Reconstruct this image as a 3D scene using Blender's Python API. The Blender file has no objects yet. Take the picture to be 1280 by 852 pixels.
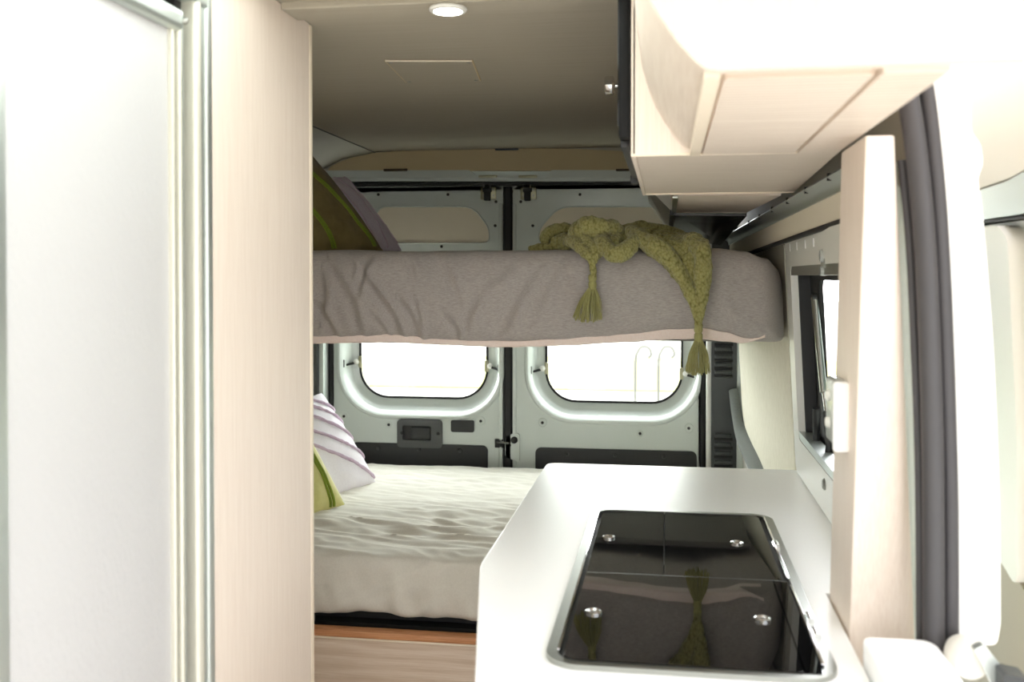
import bpy, bmesh, math, random
from mathutils import Vector, Matrix, noise
random.seed(7)
S = bpy.context.scene
COL = S.collection
# ------------------------------------------------------------------ camera model
FPX = 1244.4
YAW = 0.1546535
PITCH = math.radians(1.0)
CXP, CYP, CZ = 639.97, 366.72, 1.41
_s, _c = math.sin, math.cos
V_R = Vector((_c(YAW), _s(YAW), 0))
V_F = Vector((-_s(YAW)*_c(PITCH), _c(YAW)*_c(PITCH), -_s(PITCH)))
V_U = V_R.cross(V_F)
CAM = Vector((0, 0, CZ))
def at(px, py, X=None, Y=None, Z=None):
    """the point of the plane X=, Y= or Z= that the photograph shows at a pixel (used as a measuring tool)"""
    v = V_F + V_R*((px-CXP)/FPX) - V_U*((py-CYP)/FPX)
    t = X/v.x if X is not None else (Y/v.y if Y is not None else (Z-CZ)/v.z)
    return CAM + v*t
cd = bpy.data.cameras.new('camera'); co = bpy.data.objects.new('camera', cd); COL.objects.link(co)
cd.sensor_width = 36; cd.lens = FPX*36/1280; cd.shift_y = -(426-CYP)/1280; cd.clip_start = .01; cd.clip_end = 500
co.matrix_world = Matrix((( V_R.x, V_U.x, -V_F.x, CAM.x), (V_R.y, V_U.y, -V_F.y, CAM.y), (V_R.z, V_U.z, -V_F.z, CAM.z), (0,0,0,1)))
cd.dof.use_dof = True; cd.dof.focus_distance = 2.9; cd.dof.aperture_fstop = 4.5
S.camera = co
# ------------------------------------------------------------------ materials
def lin(c):
    return tuple((x/255/12.92 if x/255 <= .04045 else ((x/255+.055)/1.055)**2.4) for x in c)
def mat(name, rgb, rough=.6, metal=0, spec=.5, **kw):
    m = bpy.data.materials.new(name); m.use_nodes = True
    b = m.node_tree.nodes['Principled BSDF']
    b.inputs['Base Color'].default_value = (*lin(rgb), 1)
    b.inputs['Roughness'].default_value = rough; b.inputs['Metallic'].default_value = metal
    b.inputs['Specular IOR Level'].default_value = spec
    for k, v in kw.items(): b.inputs[k.replace('_', ' ')].default_value = v
    return m
def nd(m, t, **kw):
    n = m.node_tree.nodes.new(t)
    for k, v in kw.items():
        if k in n.inputs: n.inputs[k].default_value = v
        else: setattr(n, k, v)
    return n
def lk(m, a, b): m.node_tree.links.new(a, b)
def coords(m, scale=(1,1,1), rot=(0,0,0)):
    tc = nd(m, 'ShaderNodeTexCoord'); mp = nd(m, 'ShaderNodeMapping')
    mp.inputs['Scale'].default_value = scale; mp.inputs['Rotation'].default_value = rot
    lk(m, tc.outputs['Object'], mp.inputs['Vector']); return mp.outputs['Vector']
def ramp(m, fac, stops):
    r = nd(m, 'ShaderNodeValToRGB'); e = r.color_ramp.elements
    while len(e) < len(stops): e.new(.5)
    for el, (p, c) in zip(e, stops): el.position = p; el.color = (*lin(c), 1)
    lk(m, fac, r.inputs['Fac']); return r.outputs['Color']
def bump(m, h, strength=.3, dist=.002):
    b = nd(m, 'ShaderNodeBump'); b.inputs['Strength'].default_value = strength; b.inputs['Distance'].default_value = dist
    lk(m, h, b.inputs['Height']); lk(m, b.outputs['Normal'], m.node_tree.nodes['Principled BSDF'].inputs['Normal'])
def base(m, c): lk(m, c, m.node_tree.nodes['Principled BSDF'].inputs['Base Color'])
def wood(name, dark, mid, light, axis='z', rough=.5, figure=0):
    m = mat(name, mid, rough, spec=.35)
    k = {'x': (.9, 34, 34), 'y': (34, .9, 34), 'z': (34, 34, .9)}[axis]
    n1 = nd(m, 'ShaderNodeTexNoise', Scale=9.0, Detail=6.0, Roughness=.65); lk(m, coords(m, k), n1.inputs['Vector'])
    fac = n1.outputs['Fac']
    if figure:
        kk = {'x': (1.1, 6, 6), 'y': (6, 1.1, 6), 'z': (6, 6, 1.1)}[axis]
        w = nd(m, 'ShaderNodeTexWave', wave_type='RINGS', Scale=3.2, Distortion=5.0, Detail=2.0); w.inputs['Detail Scale'].default_value = .7
        lk(m, coords(m, kk), w.inputs['Vector'])
        mx = nd(m, 'ShaderNodeMath', operation='MULTIPLY_ADD'); mx.inputs[1].default_value = figure
        lk(m, w.outputs['Fac'], mx.inputs[0]); lk(m, fac, mx.inputs[2])
        sb = nd(m, 'ShaderNodeMath', operation='SUBTRACT'); sb.inputs[1].default_value = figure*.5
        lk(m, mx.outputs[0], sb.inputs[0]); fac = sb.outputs[0]
    base(m, ramp(m, fac, [(.3, dark), (.5, mid), (.72, light)]))
    bump(m, fac, .06, .001)
    return m
def cloth(name, a, b, scale=(60, 260, 260), strength=.25, sheen=.2):
    m = mat(name, a, .95, spec=.1, Sheen_Weight=sheen, Sheen_Roughness=.5)
    n = nd(m, 'ShaderNodeTexNoise', Scale=1.0, Detail=3.0, Roughness=.7); lk(m, coords(m, scale), n.inputs['Vector'])
    base(m, ramp(m, n.outputs['Fac'], [(.3, a), (.7, b)])); bump(m, n.outputs['Fac'], strength, .0012)
    return m
M = {}
M['wood'] = wood('pale_ash_wood', (221,206,192), (228,214,201), (233,221,209), 'z')
M['wood_x'] = wood('pale_ash_wood_across', (206,190,174), (221,207,193), (231,219,206), 'x', figure=.5)
M['wood_y'] = wood('pale_ash_wood_along', (214,199,184), (223,209,195), (230,218,205), 'y', figure=.05)
M['wood_edge'] = mat('wood_edge_band', (238,224,204), .4)
M['ply'] = wood('ply_edge', (176,118,78), (198,140,98), (214,164,122), 'x')
M['bedboard'] = wood('bed_board_wood', (210,187,165), (221,201,182), (232,216,200), 'x', figure=.2)
M['ceil'] = cloth('ceiling_board', (168,161,146), (176,169,154), (3, 140, 140), .08, 0)
M['cove'] = mat('cove_panel', (186,184,172), .7)
M['beige'] = mat('beige_panel', (196,180,144), .7)
M['infill'] = mat('cream_infill', (232,223,204), .75)
M['paint'] = mat('grey_white_van_paint', (204,212,208), .28, spec=.5, Coat_Weight=.5, Coat_Roughness=.12)
M['paint_white'] = mat('white_van_paint', (244,244,240), .35, spec=.5)
M['black'] = mat('black_plastic', (34,35,36), .5)
M['tv'] = mat('television_black', (10,10,11), .5, spec=.2)
M['door_beige'] = mat('side_door_beige', (240,231,220), .6)
M['charcoal'] = mat('charcoal_plastic', (52,54,54), .45)
M['handle'] = mat('handle_plastic', (72,74,74), .4)
M['vent'] = mat('pillar_plastic', (58,62,62), .35)
M['rubber'] = mat('black_rubber', (16,16,16), .6)
M['seal'] = mat('grey_rubber', (62,60,62), .5)
M['steel'] = mat('brushed_steel', (168,170,164), .34, 1)
M['chrome'] = mat('chrome', (225,225,225), .12, 1)
M['alu'] = mat('satin_aluminium', (196,202,198), .38, .85)
M['alu_cream'] = mat('cream_aluminium', (214,212,198), .42, .4)
M['alu_dark'] = mat('shadow_gap', (92,92,86), .5, .3)
M['zinc'] = mat('zinc_latch', (178,176,150), .4, .8)
M['white'] = mat('white_laminate', (250,250,250), .4, spec=.4)
M['white_plastic'] = mat('white_plastic', (236,236,230), .35)
M['cream_plastic'] = mat('cream_plastic', (238,234,226), .45)
M['hinge_white'] = mat('translucent_clip', (214,220,216), .25, Transmission_Weight=.4)
M['glassblack'] = mat('black_glass', (8,8,9), .025, spec=.55)
M['gloss_dark'] = mat('glossy_dark_panel', (44,42,38), .27, spec=.7)
M['diffuser'] = None
M['felt'] = cloth('grey_felt', (84,88,86), (128,132,128), (420,420,420), .5)
M['duvet'] = cloth('heather_grey_cotton', (152,145,141), (185,178,173), (70,500,500), .22)
M['lining'] = cloth('blush_lining', (238,218,208), (244,228,220), (200,200,200), .1)
M['sheet'] = cloth('pale_grey_sheet', (212,208,198), (221,217,208), (200,200,200), .12)
M['sheet_side'] = M['sheet']
M['brown_velvet'] = cloth('brown_velvet', (112,98,58), (136,122,78), (9,9,9), .1, .12)
M['lilac'] = cloth('lilac_cotton', (196,184,200), (210,200,212), (200,200,200), .2)
M['lilac_trim'] = cloth('lilac_tufting', (176,150,172), (206,190,206), (300,300,300), .6)
M['green_trim'] = cloth('green_piping', (108,126,36), (136,152,58), (300,300,300), .4)
M['pale_lilac'] = cloth('pale_lilac_cotton', (232,226,234), (240,236,242), (200,200,200), .2)
M['sage'] = cloth('yellow_green_velvet', (190,186,112), (212,206,136), (12,12,12), .15, .5)
M['wallfab'] = cloth('wall_fabric', (212,207,190), (227,223,208), (60,160,30), .15, 0)
M['strap'] = mat('platform_grey', (120,118,114), .8)
M['floor'] = wood('floor_vinyl', (186,178,168), (200,192,182), (212,204,196), 'y')
M['concrete'] = mat('pale_concrete', (178,176,168), .9)
M['lawn'] = mat('dry_lawn', (150,150,76), .95)
M['leaf'] = mat('leaf_green', (108,146,78), .7)
# knit
m = mat('olive_knit', (150,146,72), .95, spec=.05, Sheen_Weight=.25)
v = nd(m, 'ShaderNodeTexVoronoi', Scale=150.0); mp = coords(m, (1.0, 1.0, .8), (.2, .5, .3)); lk(m, mp, v.inputs['Vector'])
base(m, ramp(m, v.outputs['Distance'], [(.1, (164,160,108)), (.6, (148,143,90)), (.95, (108,103,56))]))  # shade between the stitches painted in as a darker colour
inv = nd(m, 'ShaderNodeMath', operation='SUBTRACT'); inv.inputs[0].default_value = 1; lk(m, v.outputs['Distance'], inv.inputs[1])
bump(m, inv.outputs[0], .7, .004); M['knit'] = m
M['yarn'] = cloth('olive_yarn', (146,142,88), (170,166,112), (400,400,60), .4)
# frosted acrylic
m = mat('frosted_acrylic', (184,183,183), .33, spec=.5)
n = nd(m, 'ShaderNodeTexNoise', Scale=1.0, Detail=2.0); lk(m, coords(m, (160, 160, 75)), n.inputs['Vector']); bump(m, n.outputs['Fac'], .35, .003); M['frost'] = m
# lamp
m = mat('lamp_diffuser', (255,255,255)); b = m.node_tree.nodes['Principled BSDF']
b.inputs['Emission Color'].default_value = (1, .97, .9, 1); b.inputs['Emission Strength'].default_value = 9; M['diffuser'] = m
# clear pane
def pane_mat(name, tint, refl):
    m = bpy.data.materials.new(name); m.use_nodes = True; nt = m.node_tree; nt.nodes.clear()
    o = nt.nodes.new('ShaderNodeOutputMaterial'); mx = nt.nodes.new('ShaderNodeMixShader')
    t = nt.nodes.new('ShaderNodeBsdfTransparent'); g = nt.nodes.new('ShaderNodeBsdfGlossy')
    t.inputs['Color'].default_value = (*tint, 1); g.inputs['Roughness'].default_value = .02; mx.inputs[0].default_value = refl
    nt.links.new(t.outputs[0], mx.inputs[1]); nt.links.new(g.outputs[0], mx.inputs[2]); nt.links.new(mx.outputs[0], o.inputs[0]); return m
M['pane'] = pane_mat('window_glass', (.96, .99, .95), .05)
M['pane_tint'] = pane_mat('tinted_acrylic', (.42, .46, .44), .12)
# ------------------------------------------------------------------ mesh helpers
def new(): return bmesh.new()
def origin_of(p):
    o = Vector((0, 0, 0))
    while p: o += p.location; p = p.parent
    return o
def obj(name, bm, m, parent=None, smooth=True, org=None):
    bmesh.ops.recalc_face_normals(bm, faces=bm.faces)
    if parent is not None: sh = origin_of(parent)
    elif org is not None: sh = Vector(org)
    else:
        zs = [v.co for v in bm.verts]
        sh = Vector(((min(p.x for p in zs)+max(p.x for p in zs))/2, (min(p.y for p in zs)+max(p.y for p in zs))/2, min(p.z for p in zs)))
    bmesh.ops.translate(bm, vec=-sh, verts=bm.verts)
    me = bpy.data.meshes.new(name); bm.to_mesh(me); bm.free()
    me.materials.append(m)
    if smooth:
        for p in me.polygons: p.use_smooth = True
        try: me.set_sharp_from_angle(angle=math.radians(38))
        except Exception: pass
    o = bpy.data.objects.new(name, me); COL.objects.link(o)
    if parent is not None: o.parent = parent
    else: o.location = sh
    return o
def tag(o, label, cat, group=None):
    o['label'] = label; o['category'] = cat
    if group: o['group'] = group
    return o
def thing(name, label, cat, loc, group=None):
    o = bpy.data.objects.new(name, None); o.empty_display_size = .05; COL.objects.link(o); o.location = loc
    return tag(o, label, cat, group)
def struct(o): o['kind'] = 'structure'; return o
def box(bm, x0, x1, y0, y1, z0, z1, bev=0, seg=2):
    r = bmesh.ops.create_cube(bm, size=1)
    for v in r['verts']: v.co = Vector(((x0+x1)/2+v.co.x*(x1-x0), (y0+y1)/2+v.co.y*(y1-y0), (z0+z1)/2+v.co.z*(z1-z0)))
    if bev:
        es = list({e for v in r['verts'] for e in v.link_edges})
        bmesh.ops.bevel(bm, geom=es, offset=bev, segments=seg, profile=.5, affect='EDGES')
    return bm
def hexa(bm, pts):
    """8 corners: bottom ring then top ring"""
    v = [bm.verts.new(p) for p in pts]
    for f in ((3,2,1,0), (4,5,6,7), (0,1,5,4), (1,2,6,5), (2,3,7,6), (3,0,4,7)): bm.faces.new([v[i] for i in f])
    return bm
def loft(bm, loops, cap0=False, cap1=False, closed=True):
    vs = [[bm.verts.new(p) for p in l] for l in loops]
    n = len(vs[0])
    for a, b in zip(vs, vs[1:]):
        for i in range(n if closed else n-1): bm.faces.new((a[i], a[(i+1) % n], b[(i+1) % n], b[i]))
    if cap0: bm.faces.new(vs[0][::-1])
    if cap1: bm.faces.new(vs[-1])
    return bm
def rr(x0, x1, z0, z1, r, n=8):
    """rounded rectangle loop in 2-D"""
    r = min(r, (x1-x0)/2-1e-4, (z1-z0)/2-1e-4); out = []
    for cx, cz, a in ((x1-r, z1-r, 0), (x0+r, z1-r, 90), (x0+r, z0+r, 180), (x1-r, z0+r, 270)):
        for i in range(n+1):
            t = math.radians(a+90*i/n); out.append((cx+r*math.cos(t), cz+r*math.sin(t)))
    return out
def rounded(poly, r, n=5):
    """round the corners of a 2-D polygon"""
    out = []; N = len(poly)
    for i in range(N):
        p = Vector(poly[i]); a = Vector(poly[i-1])-p; b = Vector(poly[(i+1) % N])-p
        rad = r[i] if isinstance(r, (list, tuple)) else r
        d = min(rad, a.length*.49, b.length*.49); A = p+a.normalized()*d; B = p+b.normalized()*d
        for k in range(n+1):
            t = k/n; out.append(tuple(A*(1-t)**2+p*2*t*(1-t)+B*t*t))
    return out
def prism(bm, loop, f, a, b):
    """extrude a 2-D loop: f(u, v, w) maps to 3-D, w from a to b"""
    return loft(bm, [[f(u, v, a) for u, v in loop], [f(u, v, b) for u, v in loop]], True, True)
XZ = lambda u, v, w: (u, w, v)
YZ = lambda u, v, w: (w, u, v)
XY = lambda u, v, w: (u, v, w)
def plate(bm, loops, f, a, b):
    """flat plate with holes: first loop outside, the rest holes"""
    cu = bpy.data.curves.new('outline', 'CURVE'); cu.dimensions = '2D'; cu.fill_mode = 'BOTH'; cu.extrude = .5
    for l in loops:
        sp = cu.splines.new('POLY'); sp.points.add(len(l)-1); sp.use_cyclic_u = True
        for p, q in zip(sp.points, l): p.co = (q[0], q[1], 0, 1)
    o = bpy.data.objects.new('outline', cu); COL.objects.link(o)
    dg = bpy.context.evaluated_depsgraph_get(); me = bpy.data.meshes.new_from_object(o.evaluated_get(dg))
    t = bmesh.new(); t.from_mesh(me); bmesh.ops.remove_doubles(t, verts=t.verts, dist=1e-5)
    for v in t.verts: v.co = Vector(f(v.co.x, v.co.y, a if v.co.z < 0 else b))
    tmp = bpy.data.meshes.new('tmp'); t.to_mesh(tmp); t.free(); bm.from_mesh(tmp)
    bpy.data.objects.remove(o); bpy.data.curves.remove(cu); bpy.data.meshes.remove(me); bpy.data.meshes.remove(tmp)
    return bm
def catmull(pts, n=8):
    out = []; P = [Vector(p) for p in pts]
    for i in range(len(P)-1):
        a, b, c, d = P[max(i-1, 0)], P[i], P[i+1], P[min(i+2, len(P)-1)]
        for k in range(n):
            t = k/n; out.append(.5*((2*b)+(c-a)*t+(2*a-5*b+4*c-d)*t*t+(3*b-a-3*c+d)*t**3))
    out.append(P[-1]); return out
def tube(bm, path, r, seg=10, closed=False, flat=1.0, up=None):
    P = [Vector(p) for p in path]; n = len(P); loops = []; last = None
    for i in range(n):
        if closed: t = (P[(i+1) % n]-P[i-1]).normalized()
        else: t = (P[min(i+1, n-1)]-P[max(i-1, 0)]).normalized()
        if last is None:
            g = Vector(up) if up else (Vector((0, 0, 1)) if abs(t.z) < .9 else Vector((0, 1, 0)))
        else: g = last
        s = (g-t*g.dot(t)).normalized(); q = t.cross(s); last = s
        rad = r[i] if isinstance(r, (list, tuple)) else r
        loops.append([P[i]+s*(rad*flat*math.cos(2*math.pi*k/seg))+q*(rad*math.sin(2*math.pi*k/seg)) for k in range(seg)])
    if closed: loops.append(loops[0]); loft(bm, loops); bmesh.ops.remove_doubles(bm, verts=bm.verts, dist=1e-6)
    else: loft(bm, loops, True, True)
    return bm
def lathe(bm, prof, c, axis='z', seg=24):
    """prof: (radius, height) along axis"""
    loops = []
    for r, h in prof:
        l = []
        for k in range(seg):
            a = 2*math.pi*k/seg; x, y = r*math.cos(a), r*math.sin(a)
            l.append(Vector(c)+Vector({'z': (x, y, h), 'y': (x, h, y), 'x': (h, x, y)}[axis]))
        loops.append(l)
    return loft(bm, loops, True, True)
# ------------------------------------------------------------------ van shell
VX0, VX1 = -1.56, .40
b = new(); box(b, VX0-.05, .46, -.7, 4.05, -.04, 0); struct(obj('floor', b, M['floor'], smooth=False))
ADDED_SKYLIGHT = rr(-.67, -.08, .72, 1.64, .05, 5)
b = plate(new(), [[(-1.17, -.7), (.45, -.7), (.45, 3.9), (-1.17, 3.9)], ADDED_SKYLIGHT], XY, 1.91, 1.96); struct(obj('ceiling', b, M['ceil'], smooth=False))
b = plate(new(), [rr(-.70, -.05, .69, 1.67, .06, 5), rr(-.66, -.09, .73, 1.63, .05, 5)], XY, 1.90, 1.965); w2 = struct(obj('added_skylight', b, M['white_plastic']))  # unseen skylight, added to brighten the worktop and mattress from above
b = new(); prism(b, rr(-.68, -.07, .71, 1.65, .05, 5), XY, 1.967, 1.972); obj('added_skylight_pane', b, M['pane'], w2)
b = new()      # sloping cove along the left roof edge
prof = [(-1.163, 1.909), (-1.30, 1.885), (-1.42, 1.83), (-1.52, 1.74), (-1.56, 1.62), (-1.60, 1.62), (-1.60, 1.96), (-1.163, 1.96)]
prism(b, prof, XZ, -.7, 3.9); struct(obj('trim_1', b, M['cove']))
b = new(); tube(b, [(-1.166, 1.95, 1.9085), (-1.166, 3.9, 1.9085)], .003, 6); struct(obj('trim_2', b, M['alu_dark']))
b = new(); box(b, VX0-.05, VX0, -.7, 3.95, 0, 1.7); struct(obj('wall_left', b, M['wallfab'], smooth=False))
# beam across the ceiling at the end of the shower wall
b = new(); box(b, -.70, -.085, at(560, 3, Z=1.897).y, at(560, 18, Z=1.897).y, 1.897, 1.93, .003); struct(obj('trim_3', b, M['ceil'], smooth=False))
# ceiling lamp
L = at(560, 12, Z=1.893); L = (L.x, L.y, 1.897)
t = thing('ceiling_light', 'lit round white downlight in the beam across the ceiling', 'ceiling light', L)
b = new(); lathe(b, [(.026, .0), (.0335, -.001), (.035, -.004), (.033, -.007), (.0265, -.0085), (.0255, -.004), (.0255, 0)], L); obj('rim', b, M['white_plastic'], t)
b = new(); lathe(b, [(.0254, -.001), (.0254, -.0065), (.018, -.0078), (.002, -.008)], L); obj('diffuser', b, M['diffuser'], t)
# ceiling hatch
t = thing('ceiling_hatch', 'flush rectangular access hatch in the beige ceiling behind the lamp', 'hatch', (-.56, 2.385, 1.905))
hq = [at(x, y, Z=1.906) for x, y in ((482, 76.5), (590, 76.5), (600, 101), (508, 103))]
b = new(); prism(b, [(p.x, p.y) for p in hq], XY, 1.9052, 1.9099); obj('hatch_panel', b, M['ceil'], t)
b = new(); tube(b, [(hq[0].x, hq[0].y-.003, 1.9063), (hq[1].x, hq[1].y-.003, 1.9063)], .0022, 6); obj('edge_strip', b, M['infill'], t)
for a_, c_ in ((0, 3), (1, 2)):
    b = new(); tube(b, [(hq[a_].x, hq[a_].y, 1.9075), (hq[c_].x, hq[c_].y, 1.9075)], .0028, 6); obj('shadow_gap', b, M['beige'], t)
for k in range(4):
    c_ = (hq[0]+hq[1]+hq[2]+hq[3])/4; q = hq[k]+(c_-hq[k])*.1; b = new(); lathe(b, [(.0042, 0), (.0042, -.0012), (.001, -.002)], (q.x, q.y, 1.9052), seg=10); obj('screw', b, M['steel'], t)
# ------------------------------------------------------------------ rear header
YD = 3.95
hp = [(410, 213), (413, 208), (425, 202), (440, 197), (468, 191), (520, 187), (620, 184.5), (720, 186), (800, 190), (850, 196), (870, 204), (880, 213)]
pts = [at(x, y, Y=3.875) for x, y in hp]
b = new(); prism(b, [(p.x, p.z) for p in pts], XZ, 3.875, 3.90); struct(obj('trim_4', b, M['beige'], smooth=False))
b = new()     # metal surround above the arch and at the sides, up to the roof
out = [(p.x, p.z) for p in pts]
outer = out[:] + [(.30, out[-1][1]), (.30, 1.97), (-1.6, 1.97), (-1.6, out[0][1])]
prism(b, outer, XZ, 3.892, 3.93); struct(obj('wall_rear', b, M['cove'], smooth=False))
b = new(); box(b, -1.6, .34, 3.95, 3.98, 1.755, 1.97); struct(obj('wall_rear_head', b, M['paint'], smooth=False))
b = new(); hexa(b, [(.352, 1.50, 1.55), (.42, 1.50, 1.55), (.42, 3.95, 1.50), (.262, 3.95, 1.50), (.352, 1.50, 1.96), (.42, 1.50, 1.96), (.42, 3.95, 1.96), (.262, 3.95, 1.96)]); struct(obj('wall_right_upper', b, M['cove'], smooth=False))
b = new(); box(b, -1.60, .46, -.72, -.70, 1.50, 1.96); struct(obj('added_front_head', b, M['infill'], smooth=False))  # unseen header over the cab, added so light enters only low down
b = new()     # pressed lip under the arch
pl = [at(x, y, Y=3.87) for x, y in ((398, 213), (586, 212.5), (596, 220), (680, 220), (690, 212.5), (900, 212.5), (900, 222), (398, 222))]
prism(b, [(p.x, p.z) for p in pl], XZ, 3.868, 3.94); o = struct(obj('trim_5', b, M['paint'], smooth=False))
b = new(); pl = [at(x, y, Y=3.88) for x, y in ((398, 218), (900, 218), (900, 226), (398, 226))]
prism(b, [(p.x, p.z) for p in pl], XZ, 3.882, 3.96); struct(obj('trim_6', b, M['paint'], smooth=False))
t = thing('header_clip', 'small dark clip at the top middle of the beige rear arch', 'clip', at(634, 186, Y=3.87))
b = new(); p = at(619, 184, Y=3.87); q = at(648, 187.5, Y=3.87); box(b, p.x, q.x, 3.862, 3.875, q.z, p.z, .002); obj('clip_body', b, mat('clip_blue', (44,48,62), .5), t)
for x0, x1, lab in ((480, 509, 'thin brown slot clip at the left foot of the rear arch'), (770, 788, 'thin brown slot clip at the right foot of the rear arch')):
    b = new(); p = at(x0, 211.3, Y=3.866); q = at(x1, 213.6, Y=3.866); box(b, p.x, q.x, 3.858, 3.872, q.z, p.z, .001)
    tag(obj('slot_clip', b, mat('clip_brown', (70,56,32), .6)), lab, 'clip')
# black weather seal: across the top and down both sides
b = new(); p = at(441, 228, Y=3.93)
path = [(-1.372, 3.945, .1), (-1.372, 3.945, 1.60), (-1.364, 3.94, 1.73), (-1.33, 3.93, 1.778), (-1.27, 3.93, 1.786)]+[(x, 3.93, 1.786-.010*(x+1.27)/1.3) for x in (-.9, -.5, -.1, .06)]+[(.115, 3.935, 1.762), (.137, 3.94, 1.70), (.139, 3.945, 1.5), (.139, 3.945, .1)]
tube(b, catmull(path, 6), .0115, 10, flat=1.0); tag(obj('door_seal', b, M['rubber']), 'black rubber seal framing both rear doors across the top and sides', 'seal')
# ------------------------------------------------------------------ rear doors
def rear_door(name, x0, x1, s):
    """s = +1: inner edge is on the right (left door), -1: on the left"""
    z0, z1 = .05, 1.772
    if s > 0:
        gw = (at(450, 432, Y=4.0).x, at(608, 432, Y=4.0).x); zb = at(500, 496, Y=4.0).z
        rec = [at(x, y, Y=YD) for x, y in ((470, 258), (592, 258), (612, 286), (612, 304), (470, 304))]
    else:
        gw = (at(683, 432, Y=4.0).x, at(852, 432, Y=4.0).x); zb = at(760, 502, Y=4.0).z
        rec = [at(x, y, Y=YD) for x, y in ((835, 258), (698, 258), (674, 286), (672, 304), (835, 304))]
    gx0, gx1 = gw; gz0, gz1 = zb, 1.405
    def win(d): return rr(gx0-d, gx1+d, gz0-d, gz1+d, .12+d, 10)
    recl = rounded([(p.x, p.z) for p in rec], .05)
    b = plate(new(), [rr(x0, x1, z0, z1, .03, 4), win(.0835), recl], XZ, YD, YD+.012)
    d = obj(name, b, M['paint']); struct(d)
    # pressed ring around the glass
    b = new()
    loft(b, [[XZ(u, v, y) for u, v in win(w*.85)] for w, y in ((.099, YD+.0005), (.096, YD-.007), (.089, YD-.013), (.080, YD-.013), (.071, YD-.004), (.062, YD+.014), (.054, YD+.034), (.047, YD+.047), (.040, YD+.053), (.030, YD+.055), (.012, YD+.061), (.002, YD+.064))])
    obj('window_surround', b, M['paint'], d)
    b = new(); loft(b, [[XZ(u, v, y) for u, v in win(w)] for w, y in ((.006, YD+.058), (-.003, YD+.059), (-.003, YD+.067), (.006, YD+.068))]); obj('glass_seal', b, M['rubber'], d)
    b = new(); prism(b, win(.003), XZ, YD+.064, YD+.068); obj('window_glass', b, M['pane'], d)
    # recessed cream board and its rim
    b = new(); prism(b, recl, XZ, YD+.005, YD+.012); obj('infill_board', b, M['infill'], d)
    b = new(); tube(b, [XZ(u, v, YD+.0005) for u, v in recl], .003, 6, True); obj('board_rim', b, M['paint'], d)
    return d, (gx0, gx1, gz0, gz1)
d1, g1 = rear_door('door_1', -1.362, -.650, 1)
d2, g2 = rear_door('door_2', -.613, .127, -1)
def at_door(x, y): return at(x, y, Y=YD)
def hole(d, x, y, r=.0065, ring=None):
    p = at_door(x, y)
    if ring:
        b = new(); lathe(b, [(ring, .001), (ring, -.002), (ring-.002, -.003), (ring-.004, -.0012), (.004, -.001)], (p.x, YD, p.z), 'y', 20); obj('boss', b, M['paint'], d)
    b = new(); lathe(b, [(r, 0), (r, -.0034), (r*.4, -.0034)], (p.x, YD, p.z), 'y', 12); obj('fixing_hole', b, M['black'], d)
for x, y, k in ((473, 243, 0), (560, 243, 0), (620, 252, 0), (619, 282, 0), (552, 308, 0), (430, 520, .019), (486, 530.5, .014), (601, 526, .019)): hole(d1, x, y, .006, k or None)
for x, y, k in ((651, 252, 0), (666, 282, 0), (725, 243, 0), (678, 528, .019), (800, 541.5, .014), (861, 535, .019)): hole(d2, x, y, .006, k or None)
# folded inner edge of each leaf beside the middle gap
b = new(); box(b, -.668, -.652, YD-.012, YD, .1, 1.70, .004); obj('folded_edge', b, M['paint'], d1)
b = new(); box(b, -.613, -.598, YD-.009, YD, .1, 1.70, .004); obj('folded_edge', b, M['paint'], d2)
b = new(); box(b, -.652, -.645, YD-.004, YD+.012, .1, 1.77, .002); obj('edge_strip', b, M['charcoal'], d1)
# black lower trim boards
for d, xa, xb in ((d1, 440, 610), (d2, 669.5, 871)):
    p = at_door(xa, 552 if d is d1 else 558.5); q = at_door(xb, 557 if d is d1 else 566)
    b = new(); prism(b, rr(p.x, q.x, .22, p.z, .022, 5), XZ, YD-.008, YD-.0005); tr = obj('lower_trim', b, M['black'], d)
    for k in range(3):
        x = p.x+(q.x-p.x)*(.2+.3*k); b = new(); lathe(b, [(.009, 0), (.007, -.004), (.001, -.005)], (x, YD-.008, p.z-.022), 'y', 12); obj('trim_clip', b, M['black'], tr)
# pull handle on the left leaf
p = at_door(497.5, 523); q = at_door(553.5, 559.5)
b = plate(new(), [rr(p.x, q.x, q.z, p.z, .016, 5), rr(p.x+.022, q.x-.045, q.z+.03, p.z-.025, .008, 4)], XZ, YD-.016, YD-.004)
h = obj('handle_plate', b, M['handle'], d1)
b = new(); prism(b, rr(p.x+.02, q.x-.043, q.z+.028, p.z-.023, .008, 4), XZ, YD-.006, YD-.001); obj('handle_recess', b, M['rubber'], h)
b = new(); box(b, p.x+.058, q.x-.05, YD-.015, YD-.004, q.z+.034, p.z-.03, .005); obj('pull_lever', b, M['black'], h)
for x, y in ((503.5, 540), (548.5, 541)):
    r = at_door(x, y); b = new(); lathe(b, [(.007, 0), (.006, -.003), (.001, -.003)], (r.x, YD-.016, r.z), 'y', 12); obj('screw', b, M['rubber'], h)
p = at_door(564, 524.5); q = at_door(593, 540)
b = new(); prism(b, rr(p.x, q.x, q.z, p.z, .008, 4), XZ, YD-.008, YD); obj('blanking_cap', b, M['black'], d1)
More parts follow.
